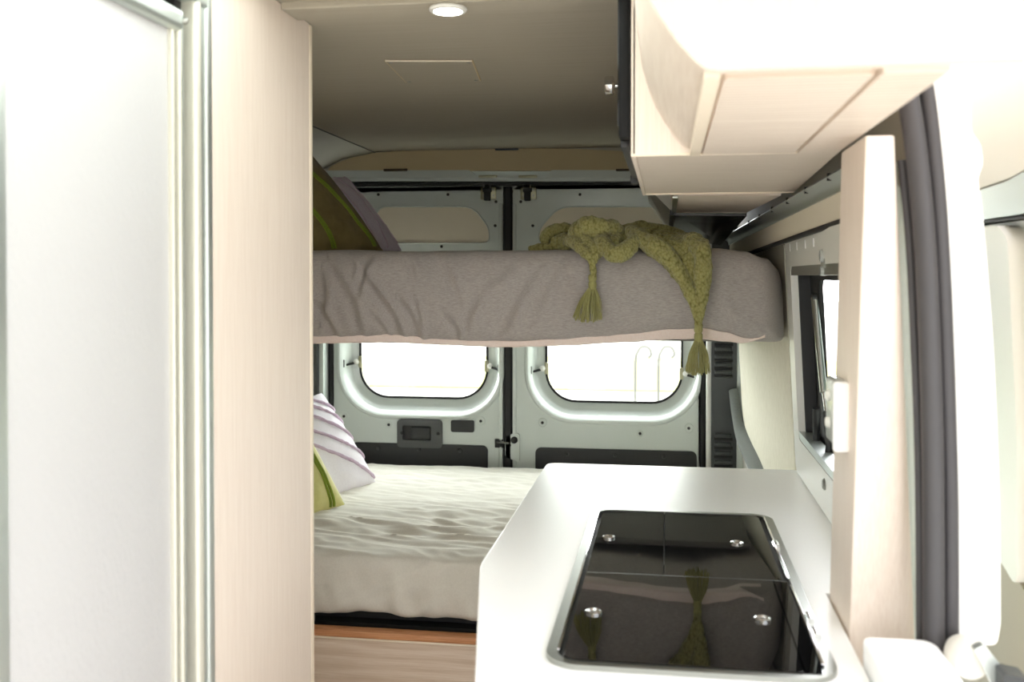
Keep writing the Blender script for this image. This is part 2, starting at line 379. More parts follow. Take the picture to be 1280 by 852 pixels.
# latch between the leaves
p = at_door(643, 547); q = at_door(653, 547)
lp = [at_door(x, y) for x, y in ((632, 551), (635, 544), (641, 541), (650, 541), (650, 577), (632, 570))]
b = new(); prism(b, rounded([(v.x, v.z) for v in lp], .012), XZ, YD-.014, YD-.002); lt = obj('latch_plate', b, M['paint'], d2)
r = at_door(643.5, 549); b = new(); lathe(b, [(.014, 0), (.014, -.005), (.012, -.006), (.002, -.004)], (r.x, YD-.014, r.z), 'y', 18); obj('latch_bolt', b, M['rubber'], lt)
r = at_door(638, 555.5); b = new(); lathe(b, [(.005, 0), (.005, -.003), (.001, -.003)], (r.x, YD-.014, r.z), 'y', 10); obj('latch_screw', b, M['rubber'], lt)
p = at_door(619, 548); q = at_door(629.5, 559); b = new(); box(b, p.x, q.x, YD-.012, YD, q.z, p.z, .002); st = obj('striker', b, M['rubber'], d1)
b = new(); tube(b, catmull([at(622, 552.5, Y=YD-.014), at(630, 553, Y=YD-.02), at(636, 553.5, Y=YD-.016)], 4), .004, 8); obj('striker_loop', b, M['chrome'], st)
# top latches
for d, cx in ((d1, 610), (d2, 660)):
    p = at_door(cx, 240)
    b = new(); box(b, p.x-.03, p.x+.034, YD-.006, YD, p.z-.03, p.z+.02, .004); la = obj('top_latch', b, M['zinc'], d)
    b = new(); box(b, p.x-.013, p.x+.013, YD-.028, YD-.005, p.z-.036, p.z+.018, .004); box(b, p.x-.018, p.x+.018, YD-.03, YD-.01, p.z-.002, p.z+.016, .004); obj('latch_body', b, M['rubber'], la)
    for sx in (-.013, .013):
        b = new(); tube(b, [(p.x+sx, YD-.022, p.z+.01), (p.x+sx, YD-.03, p.z+.055)], .0035, 8); obj('latch_pin', b, M['steel'], la)
    for sx, sz in ((-.017, -.014), (.022, -.014), (.022, .008)):
        b = new(); lathe(b, [(.005, 0), (.004, -.004), (.001, -.004)], (p.x+sx, YD-.006, p.z+sz), 'y', 10); obj('latch_screw', b, M['steel'], la)
for cx, lab in ((610, 'slim zinc striker plate under the rear arch above the left rear door'), (660, 'slim zinc striker plate under the rear arch above the right rear door')):
    p = at(cx, 220.5, Y=3.868); b = new(); box(b, p.x-.036, p.x+.036, 3.855, 3.87, p.z-.006, p.z+.004, .002)
    tag(obj('striker_plate', b, M['zinc']), lab, 'striker plate')
# black seal filling the gap between the two leaves
b = new(); sl = [(-.672, YD+.014), (-.672, YD+.022), (-.592, YD+.022), (-.592, YD+.014), (-.6135, YD+.012), (-.614, YD-.006), (-.620, YD-.014), (-.640, YD-.014), (-.647, YD-.006), (-.6475, YD+.012)]
prism(b, sl, XY, .06, 1.768); tag(obj('centre_seal', b, M['rubber']), 'black vertical rubber seal in the gap between the two rear doors', 'seal')
# window stay clips
for d, g, ys in ((d1, g1, (455, 458)), (d2, g2, (460, 464))):
    for k, sx in ((0, -1), (1, 1)):
        x = g[0] if sx < 0 else g[1]; z = at(640, ys[k], Y=3.99).z
        b = new(); box(b, x-.008, x+.008, YD+.050, YD+.061, z-.024, z+.024, .003); cl = obj('glass_clip', b, M['zinc'], d)
        b = new(); lathe(b, [(.012, .0), (.012, -.008), (.007, -.015), (.001, -.017)], (x+sx*.016, YD+.052, z), 'y', 14); obj('clip_knob', b, M['white_plastic'], cl)
        b = new(); tube(b, [(x+sx*.02, YD+.045, z-.004), (x+sx*.056, YD+.022, z-.012)], .005, 8); box(b, x+sx*.06-.006, x+sx*.06+.006, YD+.004, YD+.026, z-.02, z+.012, .002); obj('clip_arm', b, M['black'], cl)
# ------------------------------------------------------------------ rear pillars
def pillar(name, x0, x1, label, side):
    t = thing(name, label, 'pillar trim', ((x0+x1)/2, 3.88, .2))
    b = new(); prism(b, rr(x0, x1, .2, 1.62, .02, 4), XZ, 3.862, 3.90); obj('cover', b, M['vent'], t)
    zs = [1.13-.030*k for k in range(-2, 4)]+[.80-.034*k for k in range(6)]
    for z in zs:
        b = new(); box(b, x0+.012, x1-.02, 3.848, 3.864, z-.004, z+.012, .004); obj('louvre', b, M['vent'], t)
        b = new(); box(b, x0+.010, x1-.014, 3.859, 3.8632, z-.016, z-.005, .001); obj('louvre_slot', b, M['rubber'], t)
    for z in (1.035,):
        b = new(); box(b, x0+.012, x1-.02, 3.852, 3.864, z-.012, z-.006, .002); rb = obj('rib', b, M['vent'], t)
    return t
pillar('pillar_vent_cover', .168, .262, 'dark slotted pillar cover right of the right rear door', 1)
pillar('pillar_vent_cover', -1.53, -1.402, 'dark slotted pillar cover left of the left rear door', -1)
# door jambs of the body beside the pillars
for n_, x0, x1 in (('trim_7', .150, .168), ('trim_8', -1.402, -1.382)):
    b = new(); box(b, x0, x1, 3.88, 3.96, .1, 1.75, .003); struct(obj(n_, b, M['paint_white'] if x0 > 0 else M['paint']))
for n_, x0, x1 in (('trim_9', .262, .30), ('trim_10', -1.60, -1.53)):
    b = new(); box(b, x0, x1, 3.85, 3.95, .1, 1.90, .006); struct(obj(n_, b, M['paint']))
# ------------------------------------------------------------------ right wall
def wx(y, z):
    """inner face of the right wall: leans in with height, narrows to the rear"""
    return .368-.053*(z-.88)-.088*max(0, y-2.86)-.03*max(0, z-1.5)
WY = lambda u, v, w: (wx(u, v)+w, u, v)
b = plate(new(), [rr(1.60, 2.88, 0, 1.585, .004, 1), rr(1.86, 2.70, .965, 1.445, .04, 5)], WY, .004, .028)
struct(obj('wall_right', b, M['paint'], smooth=False))
# fabric panel beside the rear bed
lo = [(2.875, .70), (2.875, 1.56), (3.80, 1.56), (3.80, .93), (3.72, .86), (3.45, .80)]
lo = [(2.875, .30), (2.875, 1.50), (3.78, 1.50), (3.78, .90), (3.70, .80), (3.2, .69), (3.0, .5)]
pA = at(931, 527, Y=3.74); pB = at(985, 601, X=.355)
b = new(); lo = rounded([(2.875, .60), (2.875, 1.50), (3.76, 1.50), (3.76, pA.z+.03), (3.70, pA.z-.03), (3.0, .66)], [.005, .01, .03, .06, .04, .01])
prism(b, lo, WY, -.012, .02)
struct(obj('wall_side_padding', b, M['wallfab']))
b = new()
n = 14
for k in range(1):
    path = [(wx(y, z)-.012, y, z) for y, z in [(3.84, pA.z+.10), (3.80, pA.z+.03), (3.73, pA.z-.045), (3.6, pA.z-.085), (3.4, pA.z-.13), (3.1, .64), (2.9, .60)]]
    P = catmull(path, 5); loops = []
    for i, p in enumerate(P):
        tg = (P[min(i+1, len(P)-1)]-P[max(i-1, 0)]).normalized(); up = tg.cross(Vector((-1, 0, 0))).normalized()
        if up.z < 0: up = -up
        loops.append([p+Vector((-.0005-.034*math.sin(math.pi*q/10), 0, 0))+up*(.036*math.cos(math.pi*q/10)) for q in range(11)])
    loft(b, loops, True, True)
tag(obj('felt_ledge', b, M['felt']), 'dark grey felt covered ledge below the fabric wall beside the rear bed', 'ledge')
b = new(); prism(b, [(2.85, .0), (3.9, .0), (3.9, 1.52), (2.85, 1.52)], WY, .02, .05); struct(obj('wall_right_rear', b, M['paint_white'], smooth=False))
b = new(); prism(b, [(2.9, .2), (3.85, .2), (3.85, pA.z-.0), (2.9, .60)], WY, -.006, .02); struct(obj('trim_11', b, M['paint_white'], smooth=False))
# grey side rail with beige strip above the window
def rail(name, pa, pb, dx, m, cat=None):
    b = new(); loft(b, [[Vector((p[0]+du, p[1], p[2]+dv)) for du, dv in dx] for p in (pa, pb)], True, True)
    return obj(name, b, m)
pa = (.335, 1.72, 1.583); pb = (.232, 3.84, 1.535)
struct(rail('trim_12', pa, pb, [(0, -.062), (.03, -.062), (.03, -.006), (0, -.006)], M['infill']))
t = rail('side_rail', pa, pb, [(-.004, -.008), (.03, -.008), (.03, .024), (-.022, .024), (-.028, .018), (-.012, .008), (-.006, .002)], M['alu'])
tag(t, 'grey aluminium rail along the right wall under the overhead cupboards', 'rail')
b = new(); tube(b, [(pa[0]-.003, pa[1], pa[2]-.066), (pb[0]-.003, pb[1], pb[2]-.066)], .0065, 8); struct(obj('trim_13', b, M['rubber']))
for k in range(6):
    y = 1.95+.23*k; f = (y-pa[1])/(pb[1]-pa[1]); x = pa[0]+(pb[0]-pa[0])*f; z = pa[2]+(pb[2]-pa[2])*f
    b = new(); box(b, x-.0265, x-.004, y-.003, y+.003, z+.012, z+.0262, 0); o = obj('rail_notch', b, M['rubber'], t)
# window_1 : white cassette frame, black jamb, open pane and gas strut
fr = plate(new(), [rr(1.80, 2.775, .885, 1.506, .03, 5), rr(1.885, 2.675, .985, 1.435, .025, 4)], WY, -.022, .006)
w1 = struct(obj('window_1', fr, M['white_plastic']))
b = plate(new(), [rr(1.882, 2.69, .982, 1.438, .03, 5), rr(1.90, 2.665, .995, 1.425, .03, 5)], WY, -.004, .030); obj('window_jamb', b, M['black'], w1)
b = plate(new(), [rr(1.88, 2.69, .98, 1.44, .03, 5), rr(1.93, 2.525, 1.03, 1.40, .03, 5)], WY, .026, .036); obj('outer_frame', b, M['rubber'], w1)
b = new(); prism(b, [(1.89, 1.412), (2.684, 1.412), (2.684, 1.436), (1.89, 1.436)], WY, -.021, .012); obj('top_blind_rail', b, M['steel'], w1)
b = new(); prism(b, [(1.89, .986), (2.684, .986), (2.684, 1.006), (1.89, 1.006)], WY, -.021, .012); obj('bottom_blind_rail', b, M['alu'], w1)
b = new(); hexa(b, [(wx(1.9, 1.0)+.145, 1.9, 1.0), (wx(2.6, 1.0)+.145, 2.60, 1.0), (wx(2.6, 1.4)+.095, 2.60, 1.42), (wx(1.9, 1.4)+.095, 1.90, 1.42), (wx(1.9, 1.0)+.15, 1.9, 1.0), (wx(2.6, 1.0)+.15, 2.60, 1.0), (wx(2.6, 1.4)+.10, 2.60, 1.42), (wx(1.9, 1.4)+.10, 1.90, 1.42)]); obj('window_pane', b, M['pane_tint'], w1)
p1 = at(1016.5, 371, Y=2.60); p2 = at(1027, 462, Y=2.46); p3 = at(1031, 512, Y=2.38)
p1 = Vector((wx(2.60, 1.36)+.03, 2.60, at(1016, 371, Y=2.6).z))
p1 = at(1018, 372, X=.358); p2 = at(1029.5, 490, X=.366); p3 = at(1033, 515, X=.368)
b = new(); tube(b, [p1, p2], .0085, 12); gs = obj('gas_strut', b, M['steel'], w1)
b = new(); tube(b, [p2, p3], .0045, 10); obj('strut_rod', b, M['chrome'], gs)
b = new(); lathe(b, [(.011, -.006), (.011, .006), (.004, .008)], p1, 'x', 14); obj('strut_pivot', b, M['black'], gs)
b = new(); q1 = at(1020, 510, X=.36); q2 = at(1022, 560, X=.366); q3 = at(1036, 566, X=.368); q4 = at(1033, 515, X=.368)
tube(b, catmull([q1, q2, q3, q4], 5), .009, 8); obj('stay_arm', b, M['black'], w1)
cp = at(1036, 328, X=.328)
b = new(); box(b, cp.x-.012, cp.x+.004, cp.y-.03, cp.y+.03, cp.z-.012, cp.z+.012, .004); lathe(b, [(.012, -.006), (.014, 0), (.012, .008)], cp+Vector((-.012, 0, .014)), 'x', 14); lathe(b, [(.009, -.006), (.01, 0), (.009, .006)], cp+Vector((-.01, .005, -.018)), 'x', 14); obj('blind_clip', b, M['hinge_white'], w1)
for y in (2.66, 2.52, 2.37, 2.24):
    b = new(); prism(b, rr(y-.004, y+.004, 1.474, 1.495, .003, 3), WY, -.0235, -.021); obj('cover_cap', b, M['white'], w1)
b = new(); lathe(b, [(.013, 0), (.013, -.012), (.009, -.016)], at(1037, 605, X=.352), 'x', 14); obj('blind_catch', b, M['steel'], w1)
# sealing strip where the worktop meets the wall
b = new(); tube(b, [(wx(1.72, .885)-.012, 1.72, .886), (wx(2.80, .885)-.012, 2.80, .886)], .006, 8); struct(obj('trim_14', b, M['white_plastic']))
# ------------------------------------------------------------------ shower wall on the left
t = thing('shower_door', 'frosted white shower door in an aluminium frame at the left', 'door', (-.71, 1.17, 0))
XL = -.70
b = new(); box(b, XL-.022, XL-.014, .98, 1.352, .06, 1.77); obj('frosted_panel', b, M['frost'], t, smooth=False)
b = new(); box(b, XL-.03, XL, .90, .976, .02, 1.80, .006); obj('door_stile', b, M['alu'], t)
b = new(); prism(b, rounded([(XL-.03, 1.767), (XL-.004, 1.767), (XL+.002, 1.773), (XL+.002, 1.792), (XL-.004, 1.80), (XL-.03, 1.80)], .004), lambda u, v, w: (u, w, v), .975, 1.366); obj('top_rail', b, M['alu'], t)
b = new(); box(b, XL-.03, XL, .975, 1.352, .02, .08, .006); obj('bottom_rail', b, M['alu'], t)
def strip(name, y0, y1, x0, x1, m, z1, r=.003):
    b = new(); prism(b, rounded([(x0, y0), (x1, y0), (x1, y1), (x0, y1)], r, 4), XY, .02, z1); return obj(name, b, m, t)
strip('closing_stile', 1.350, 1.3565, XL-.03, XL-.006, M['alu_cream'], 1.768)
strip('stile_groove', 1.3565, 1.364, XL-.03, XL-.012, M['alu_dark'], 1.768)
strip('stile_rib', 1.3635, 1.372, XL-.03, XL-.002, M['alu_cream'], 1.775, .004)
strip('stile_web', 1.372, 1.386, XL-.03, XL-.006, M['alu'], 1.80, .005)
t2 = thing('shower_door_frame', 'grey aluminium post and head track around the frosted shower door', 'door frame', (-.71, 1.42, 0))
t = t2
strip('shadow_gap', 1.386, 1.405, XL-.04, XL-.02, M['rubber'], 1.83)
strip('jamb_rib', 1.404, 1.424, XL-.04, XL+.004, M['alu_cream'], 1.822, .008)
strip('jamb_face', 1.424, 1.440, XL-.04, XL-.001, M['alu'], 1.91, .003)
strip('jamb_return', 1.440, 1.4605, XL-.04, XL+.003, M['alu'], 1.91, .006)
b = new(); prism(b, rounded([(XL-.05, 1.82), (XL+.004, 1.82), (XL+.004, 1.836), (XL-.002, 1.845), (XL-.002, 1.905), (XL-.05, 1.905)], .003), lambda u, v, w: (u, w, v), .9, 1.4405); obj('head_track', b, M['alu'], t)
b = new(); box(b, XL-.045, XL-.031, .9, 1.40, 1.802, 1.825); obj('track_gap', b, M['rubber'], t)
b = new(); lathe(b, [(.006, 0), (.006, .006), (.003, .01)], (XL-.002, 1.370, 1.783), 'x', 10); obj('runner', b, M['steel'], t)
# tall cupboard
t = thing('tall_cupboard', 'tall pale wood side of the cupboard beside the frosted shower door', 'cupboard', (-1.12, 1.69, 0))
b = new(); box(b, -.72, -.70, 1.461, 1.888, .0, 1.908); obj('side_panel', b, M['wood'], t, smooth=False)
b = new(); box(b, -.722, -.6985, 1.888, 1.906, .0, 1.908, .004); obj('edge_trim', b, M['wood_edge'], t)
b = new(); prism(b, [(-1.555, 0), (-.722, 0), (-.722, 1.905), (-1.16, 1.905), (-1.30, 1.88), (-1.42, 1.825), (-1.52, 1.735), (-1.555, 1.62)], XZ, 1.872, 1.902); obj('back_panel', b, M['wood'], t, smooth=False)
# ------------------------------------------------------------------ overhead cupboards on the right
t = thing('overhead_cupboard', 'near overhead cupboard with rounded pale wood end panel at the top right', 'cupboard', (.2, 1.3, 1.61))
prof = [(.62, 1.615), (.30, 1.611), (.05, 1.609), (.036, 1.611), (.027, 1.618), (.010, 1.637), (-.006, 1.660), (-.021, 1.684), (-.035, 1.715), (-.046, 1.755), (-.052, 1.81), (-.054, 1.905), (.62, 1.905)]
b = new(); prism(b, prof, XZ, .985, 1.005); obj('end_panel', b, M['wood'], t)
ip = [(.27, 1.614), (.05, 1.614), (.038, 1.616), (.029, 1.622), (.012, 1.640), (-.004, 1.662), (-.018, 1.686), (-.031, 1.716), (-.042, 1.756), (-.047, 1.81), (-.049, 1.904), (.27, 1.904)]
b = new(); prism(b, ip, XZ, 1.004, 1.66); obj('body', b, M['wood_y'], t)
b = new(); prism(b, rr(.056, .200, 1.02, 1.645, .004, 2), XY, 1.607, 1.6145); obj('underside_panel', b, M['wood_x'], t)
b = new(); prism(b, [(.036, 1.01), (.052, 1.01), (.052, 1.658), (.036, 1.658)], XY, 1.606, 1.6145); obj('lipping', b, M['wood_edge'], t)
b = new(); prism(b, [(.206, 1.01), (.268, 1.01), (.268, 1.658), (.206, 1.658)], XY, 1.6065, 1.6145); obj('rear_lipping', b, M['wood_x'], t)
t = thing('overhead_cupboard', 'middle overhead pale wood cupboard carrying the black television', 'cupboard', (.13, 2.05, 1.61))
b = new(); box(b, -.056, .272, 1.662, 1.680, 1.612, 1.905); obj('end_panel', b, M['wood'], t, smooth=False)
b = new(); hexa(b, [(-.054, 1.68, 1.612), (.276, 1.68, 1.612), (.300, 2.455, 1.612), (-.054, 2.455, 1.612), (-.054, 1.68, 1.905), (.276, 1.68, 1.905), (.30, 2.455, 1.905), (-.054, 2.455, 1.905)]); obj('body', b, M['wood_x'], t, smooth=False)
b = new(); box(b, -.060, -.052, 1.662, 2.458, 1.607, 1.905, .0015); obj('door', b, M['wood_y'], t)
b = new(); tube(b, [(.268, 1.662, 1.6105), (-.058, 1.662, 1.6100), (-.058, 2.456, 1.6100), (.298, 2.456, 1.6105)], .0022, 6); obj('edge_band', b, M['wood_edge'], t)
p = at(765, 107, Y=2.36)
p = at(762, 107, Y=2.40)
b = new(); lathe(b, [(.012, 0), (.012, -.004), (.006, -.006), (.006, -.064), (.019, -.066), (.023, -.071), (.023, -.084), (.020, -.089), (.002, -.090)], (-.060, 2.40, p.z), 'x', 18); obj('door_knob', b, M['chrome'], t)
t = thing('television', 'black flat television fixed to the side of the middle overhead cupboard', 'television', (-.072, 1.95, 1.636))
b = new(); box(b, -.0805, -.0615, 1.665, 2.30, 1.640, 1.896, .003); obj('housing', b, M['tv'], t)
b = new(); box(b, -.0825, -.0800, 1.670, 2.295, 1.662, 1.892, .0008); obj('screen', b, M['glassblack'], t)
b = new(); box(b, -.079, -.0635, 1.70, 2.27, 1.628, 1.641, .003); box(b, -.082, -.066, 2.24, 2.30, 1.618, 1.636, .003); obj('speaker_bar', b, M['black'], t)
# rear lockers over the bunk
t = thing('overhead_locker', 'small pale wood overhead locker section behind the middle cupboard', 'locker', (.15, 2.75, 1.60))
prof = [(.0, 1.70), (.018, 1.607), (.27, 1.604), (.27, 1.70)]
b = new(); loft(b, [[(x, 2.47, z) for x, z in prof], [(x-(.0 if x < .1 else .035), 3.05, z-.004) for x, z in prof]], True, True); obj('body', b, M['wood_x'], t, smooth=False)
b = new(); tube(b, [(.020, 3.05, 1.6035), (.232, 3.05, 1.600)], .002, 6); obj('edge_band', b, M['wood_edge'], t)
b = new(); tube(b, [(-.001, 2.472, 1.66), (.018, 2.472, 1.607)], .002, 6); obj('edge_band', b, M['wood_edge'], t)
b = new(); box(b, .012, .026, 2.475, 3.05, 1.601, 1.6075, .001); obj('end_strip', b, M['steel'], t)
t = thing('overhead_locker', 'rear overhead locker with a glossy dark underside above the olive throw', 'locker', (.1, 3.4, 1.55))
l0 = [(-.075, 3.06, 1.90), (-.070, 3.06, 1.69), (.016, 3.06, 1.603), (.237, 3.06, 1.600), (.237, 3.06, 1.90)]
l1 = [(-.075, 3.85, 1.90), (-.070, 3.85, 1.69), (.010, 3.85, 1.572), (.200, 3.85, 1.535), (.200, 3.85, 1.90)]
b = new(); loft(b, [l0, l1], True, True); obj('body', b, M['cove'], t, smooth=False)
b = new(); hexa(b, [(.022, 3.062, 1.594), (.235, 3.062, 1.590), (.198, 3.845, 1.526), (.017, 3.845, 1.560), (.022, 3.062, 1.601), (.235, 3.062, 1.599), (.198, 3.845, 1.535), (.017, 3.845, 1.569)]); obj('underside', b, M['gloss_dark'], t, smooth=False)
b = new(); hexa(b, [(.008, 3.055, 1.596), (.020, 3.055, 1.594), (.016, 3.848, 1.560), (.004, 3.848, 1.563), (.008, 3.055, 1.612), (.020, 3.055, 1.604), (.016, 3.848, 1.572), (.004, 3.848, 1.580)]); obj('edge_strip', b, M['black'], t)
# ------------------------------------------------------------------ panel, switch, seals and post at the side door
t = thing('door_post_panel', 'tall pale wood post panel standing beside the side door opening', 'panel', (.31, 1.62, .6))
lo = rounded([(.268, 1.525), (.345, 1.525), (.36, 1.54), (.36, 1.705), (.268, 1.705)], [.004, .03, .01, .002, .002])
def post(u, v, w):
    f = max(0, (w-.88)/.73); return (.268+(u-.268)*(1.05-.60*f), v-.10*f*(1 if v < 1.6 else .9), w)
b = new(); loft(b, [[post(u, v, w) for u, v in lo] for w in (.0, .88, 1.25, 1.602)], True, True); obj('panel_body', b, M['wood'], t)
sp = at(1050, 512, X=.266)
t = thing('light_switch', 'small white and clear switch box fixed low on the wooden post panel', 'switch', (sp.x, sp.y, sp.z-.05))
y0 = sp.y
b = new(); box(b, .251, .2705, y0-.055, y0+.045, sp.z-.052, sp.z+.050, .006); obj('housing', b, M['hinge_white'], t)
b = new(); box(b, .246, .270, y0-.066, y0-.052, sp.z-.056, sp.z+.050, .005); obj('end_cap', b, M['white'], t)
for dz in (-.02, .022):
    b = new(); lathe(b, [(.009, 0), (.009, -.004), (.006, -.006)], (.251, y0+.005, sp.z+dz), 'x', 14); obj('button', b, M['white_plastic'], t)
# door seal: two rubber lips
t = thing('side_door_seal', 'dark grey double rubber seal running up the side door opening', 'seal', (.36, 1.43, .5))
def seal(pp, r, nm, Y):
    b = new(); P = catmull([at(x, y, Y=Y) for x, y in pp], 6); P = [(p.x, Y, p.z) for p in P]
    tube(b, P, r, 12); obj(nm, b, M['seal'], t)
seal([(1128, 80), (1140, 150), (1149, 220), (1156, 300), (1161, 400), (1165, 520), (1167, 660), (1167, 900), (1167, 1000)], .0150, 'inner_lip', 1.44)
seal([(1146, 60), (1158, 116), (1167, 190), (1174, 270), (1180, 380), (1185, 520), (1188, 660), (1188, 900), (1188, 1000)], .0112, 'outer_lip', 1.45)
seal([(1127, 200), (1137, 300), (1143, 420), (1149, 600), (1151, 900)], .006, 'retaining_bead', 1.46)
# white body post behind the seal
op = [(1150, 20), (1208, 20), (1213, 110), (1214, 165), (1226, 180), (1229, 205), (1222, 222), (1228, 262), (1234, 330), (1241, 420), (1246, 520), (1250, 640), (1251, 780), (1246, 806), (1196, 806), (1196, 1000), (1175, 1000), (1176, 500), (1160, 200)]
pl = [at(x, y, Y=1.485) for x, y in op]
b = new(); prism(b, rounded([(p.x, p.z) for p in pl], .008, 4), XZ, 1.485, 1.51)
tag(obj('body_post', b, M['paint_white']), 'white painted body post behind the dark side door seal', 'post')
# sill under the opening
b = new(); p = at(1062, 842, Y=1.30); q = at(1222, 842, Y=1.30); p.x = .268
prism(b, rounded([(p.x, .72), (q.x-.012, .72), (q.x-.012, p.z-.004), (q.x-.03, p.z+.006), (p.x, p.z+.006)], .01), XZ, 1.22, 1.42)
tag(obj('side_cupboard_top', b, M['white']), 'white ledge top at the foot of the post panel bottom right', 'ledge')
# ------------------------------------------------------------------ open sliding door seen outside
XD = .56
def dp(x, y): return at(x, y, X=XD)
DY = lambda u, v, w: (XD+w, u, v)
t = thing('sliding_door', 'open sliding side door outside with beige trim and cream window surround', 'door', (XD+.03, 2.1, .2))
b = plate(new(), [[(1.30, .20), (2.55, .20), (2.55, 1.86), (1.30, 1.86)], rr(1.80, 2.45, .80, 1.42, .08, 6)], DY, .02, .05); obj('door_skin', b, M['paint_white'], t, smooth=False)
def dpoly(name, px, w0, w1, m, r=.01):
    b = new(); prism(b, rounded([(dp(x, y).y, dp(x, y).z) for x, y in px], r, 4), DY, w0, w1); return obj(name, b, m, t)
dpoly('upper_trim', [(1180, 40), (1330, 10), (1330, 190), (1280, 212), (1262, 222), (1222, 236), (1180, 252)], 0, .02, M['door_beige'])
dpoly('grey_bar', [(1180, 256), (1222, 240), (1262, 227), (1282, 216), (1330, 196), (1330, 258), (1276, 268), (1180, 282)], -.006, .02, M['alu'])
dpoly('bar_edge', [(1180, 284), (1226, 276), (1274, 271), (1330, 261), (1330, 264), (1276, 274), (1226, 280), (1180, 288)], -.004, .02, M['rubber'], .001)
# cream window surround with the glass inside it
so = rounded([(dp(x, y).y, dp(x, y).z) for x, y in ((1175, 292), (1258, 281), (1271, 300), (1284, 560), (1284, 740), (1262, 700), (1175, 640))], [.02, .02, .02, .02, .04, .05, .02], 5)
ii = rounded([(dp(x, y).y, dp(x, y).z) for x, y in ((1180, 330), (1238, 318), (1246, 340), (1256, 600), (1258, 700), (1240, 690), (1180, 620))], [.02]*7, 5)
b = plate(new(), [so, ii], DY, -.014, .02); obj('window_surround', b, M['cream_plastic'], t)
b = new(); prism(b, rounded([(dp(x, y).y, dp(x, y).z) for x, y in ((1290, 262), (1330, 240), (1330, 860), (1290, 760))], .01, 3), DY, -.004, .02); obj('edge_trim', b, M['door_beige'], t)
b = new(); prism(b, rr(1.79, 2.46, .79, 1.43, .08, 6), DY, .03, .034); obj('window_glass', b, M['pane'], t)
dpoly('lower_trim', [(1180, 640), (1262, 702), (1284, 745), (1330, 830), (1330, 960), (1180, 960)], 0, .02, mat('taupe_plastic', (176,164,146), .6))
p = at(1213, 822, Y=1.40)
t = thing('roller_bracket', 'grey steel roller bracket of the side door at the bottom right', 'bracket', (p.x+.01, 1.40, p.z-.05))
b = new(); lathe(b, [(.001, -.03), (.02, -.028), (.025, -.015), (.026, .012), (.021, .026), (.002, .028)], (p.x-.004, 1.405, p.z), 'y', 24); obj('roller', b, M['cream_plastic'], t)
pl = [at(x, y, Y=1.37) for x, y in ((1213, 806), (1226, 800), (1252, 833), (1252, 870), (1246, 870))]
b = new(); prism(b, rounded([(v.x, v.z) for v in pl], .003), XZ, 1.355, 1.37); obj('arm', b, M['alu'], t)
pl = [at(x, y, Y=1.33) for x, y in ((1252, 838), (1286, 846), (1286, 880), (1252, 880))]
b = new(); prism(b, rounded([(v.x, v.z) for v in pl], .006), XZ, 1.32, 1.36); obj('end_block', b, M['charcoal'], t)
# ------------------------------------------------------------------ kitchen
ZT = .88
top = [(-.336, 2.806), (-.340, 1.793), (-.235, 1.20), (-.20, 1.00), (.265, 1.00), (.265, 1.72), (.352, 1.72), (.352, 2.806)]
t = thing('worktop', 'glossy white kitchen worktop with the black glass hob set in it', 'worktop', (0, 1.9, ZT-.03))
lp = rounded(top, [.03, .02, .2, .02, .01, .005, .005, .01], 5)
cut = rr(-.150, .208, 1.35, 2.215, .035, 6)
def inset(l, d):
    c = Vector((0.02, 1.95)); return [tuple(Vector(p)-(Vector(p)-c).normalized()*d) for p in l]
b = new(); loft(b, [[(u, v, z) for u, v in (lp if not d else inset(lp, d))] for d, z in ((.004, ZT-.030), (0, ZT-.026), (0, ZT-.004), (.0015, ZT-.001), (.004, ZT))], True, True); obj('top', b, M['white'], t, smooth=False)
body = [(-.315, 2.79), (-.318, 1.80), (-.215, 1.20), (-.18, 1.03), (.262, 1.03), (.262, 1.72), (.345, 1.72), (.345, 2.79)]
t = thing('kitchen_unit', 'white kitchen base unit under the glossy worktop', 'kitchen unit', (0, 1.9, 0))
b = new(); prism(b, body, XY, .06, ZT-.031); obj('carcass', b, M['white'], t, smooth=False)
b = new(); prism(b, [(u+.03 if u < 0 else u-.004, v) for u, v in body], XY, .0, .06); obj('plinth', b, M['charcoal'], t, smooth=False)
for y0, y1 in ((1.82, 2.29), (2.31, 2.78)):
    b = new(); box(b, -.333, -.3185, y0, y1, .09, .82, .002); dr = obj('door', b, M['white'], t)
    b = new(); tube(b, [(-.345, y0+.1, .78), (-.345, y1-.1, .78)], .005, 8); obj('handle', b, M['steel'], dr)
# hob with glass lids
t = thing('hob', 'black glass lidded hob and sink unit sunk in the white worktop', 'hob', (.03, 1.79, ZT))
HX0, HX1, HY0, HY1 = -.166, .226, 1.328, 2.240
b = plate(new(), [rr(HX0, HX1, HY0, HY1, .05, 8), rr(HX0+.016, HX1-.016, HY0+.014, HY1-.010, .036, 8)], XY, ZT+.0003, ZT+.0075)
obj('steel_frame', b, M['steel'], t)
b = new(); prism(b, rr(HX0+.014, HX1-.014, HY0+.012, HY1-.008, .036, 8), XY, ZT+.0003, ZT+.0012); obj('sink_well', b, M['rubber'], t)
gz = ZT+.0065
def lid(name, x0, x1, y0, y1, rad, dz=0):
    c = [(x0, y0), (x1, y0), (x1, y1), (x0, y1)]; l = rounded(c, rad, 5)
    b = new(); loft(b, [[(u, v, gz+dz-.005) for u, v in l], [(u, v, gz+dz-.0008) for u, v in l], [((u-(x0+x1)/2)*.996+(x0+x1)/2, (v-(y0+y1)/2)*.998+(y0+y1)/2, gz+dz) for u, v in l]], True, True)
    return obj(name, b, M['glassblack'], t, smooth=False)
YS = at(858, 722, Z=gz).y
XM = at(830, 690, Z=gz).x
l1_ = lid('sink_lid', HX0+.026, XM-.001, YS+.002, HY1-.012, [.003, .003, .003, .03])
l2_ = lid('drainer_lid', XM+.001, HX1-.028, YS+.002, HY1-.012, [.003, .003, .03, .003])
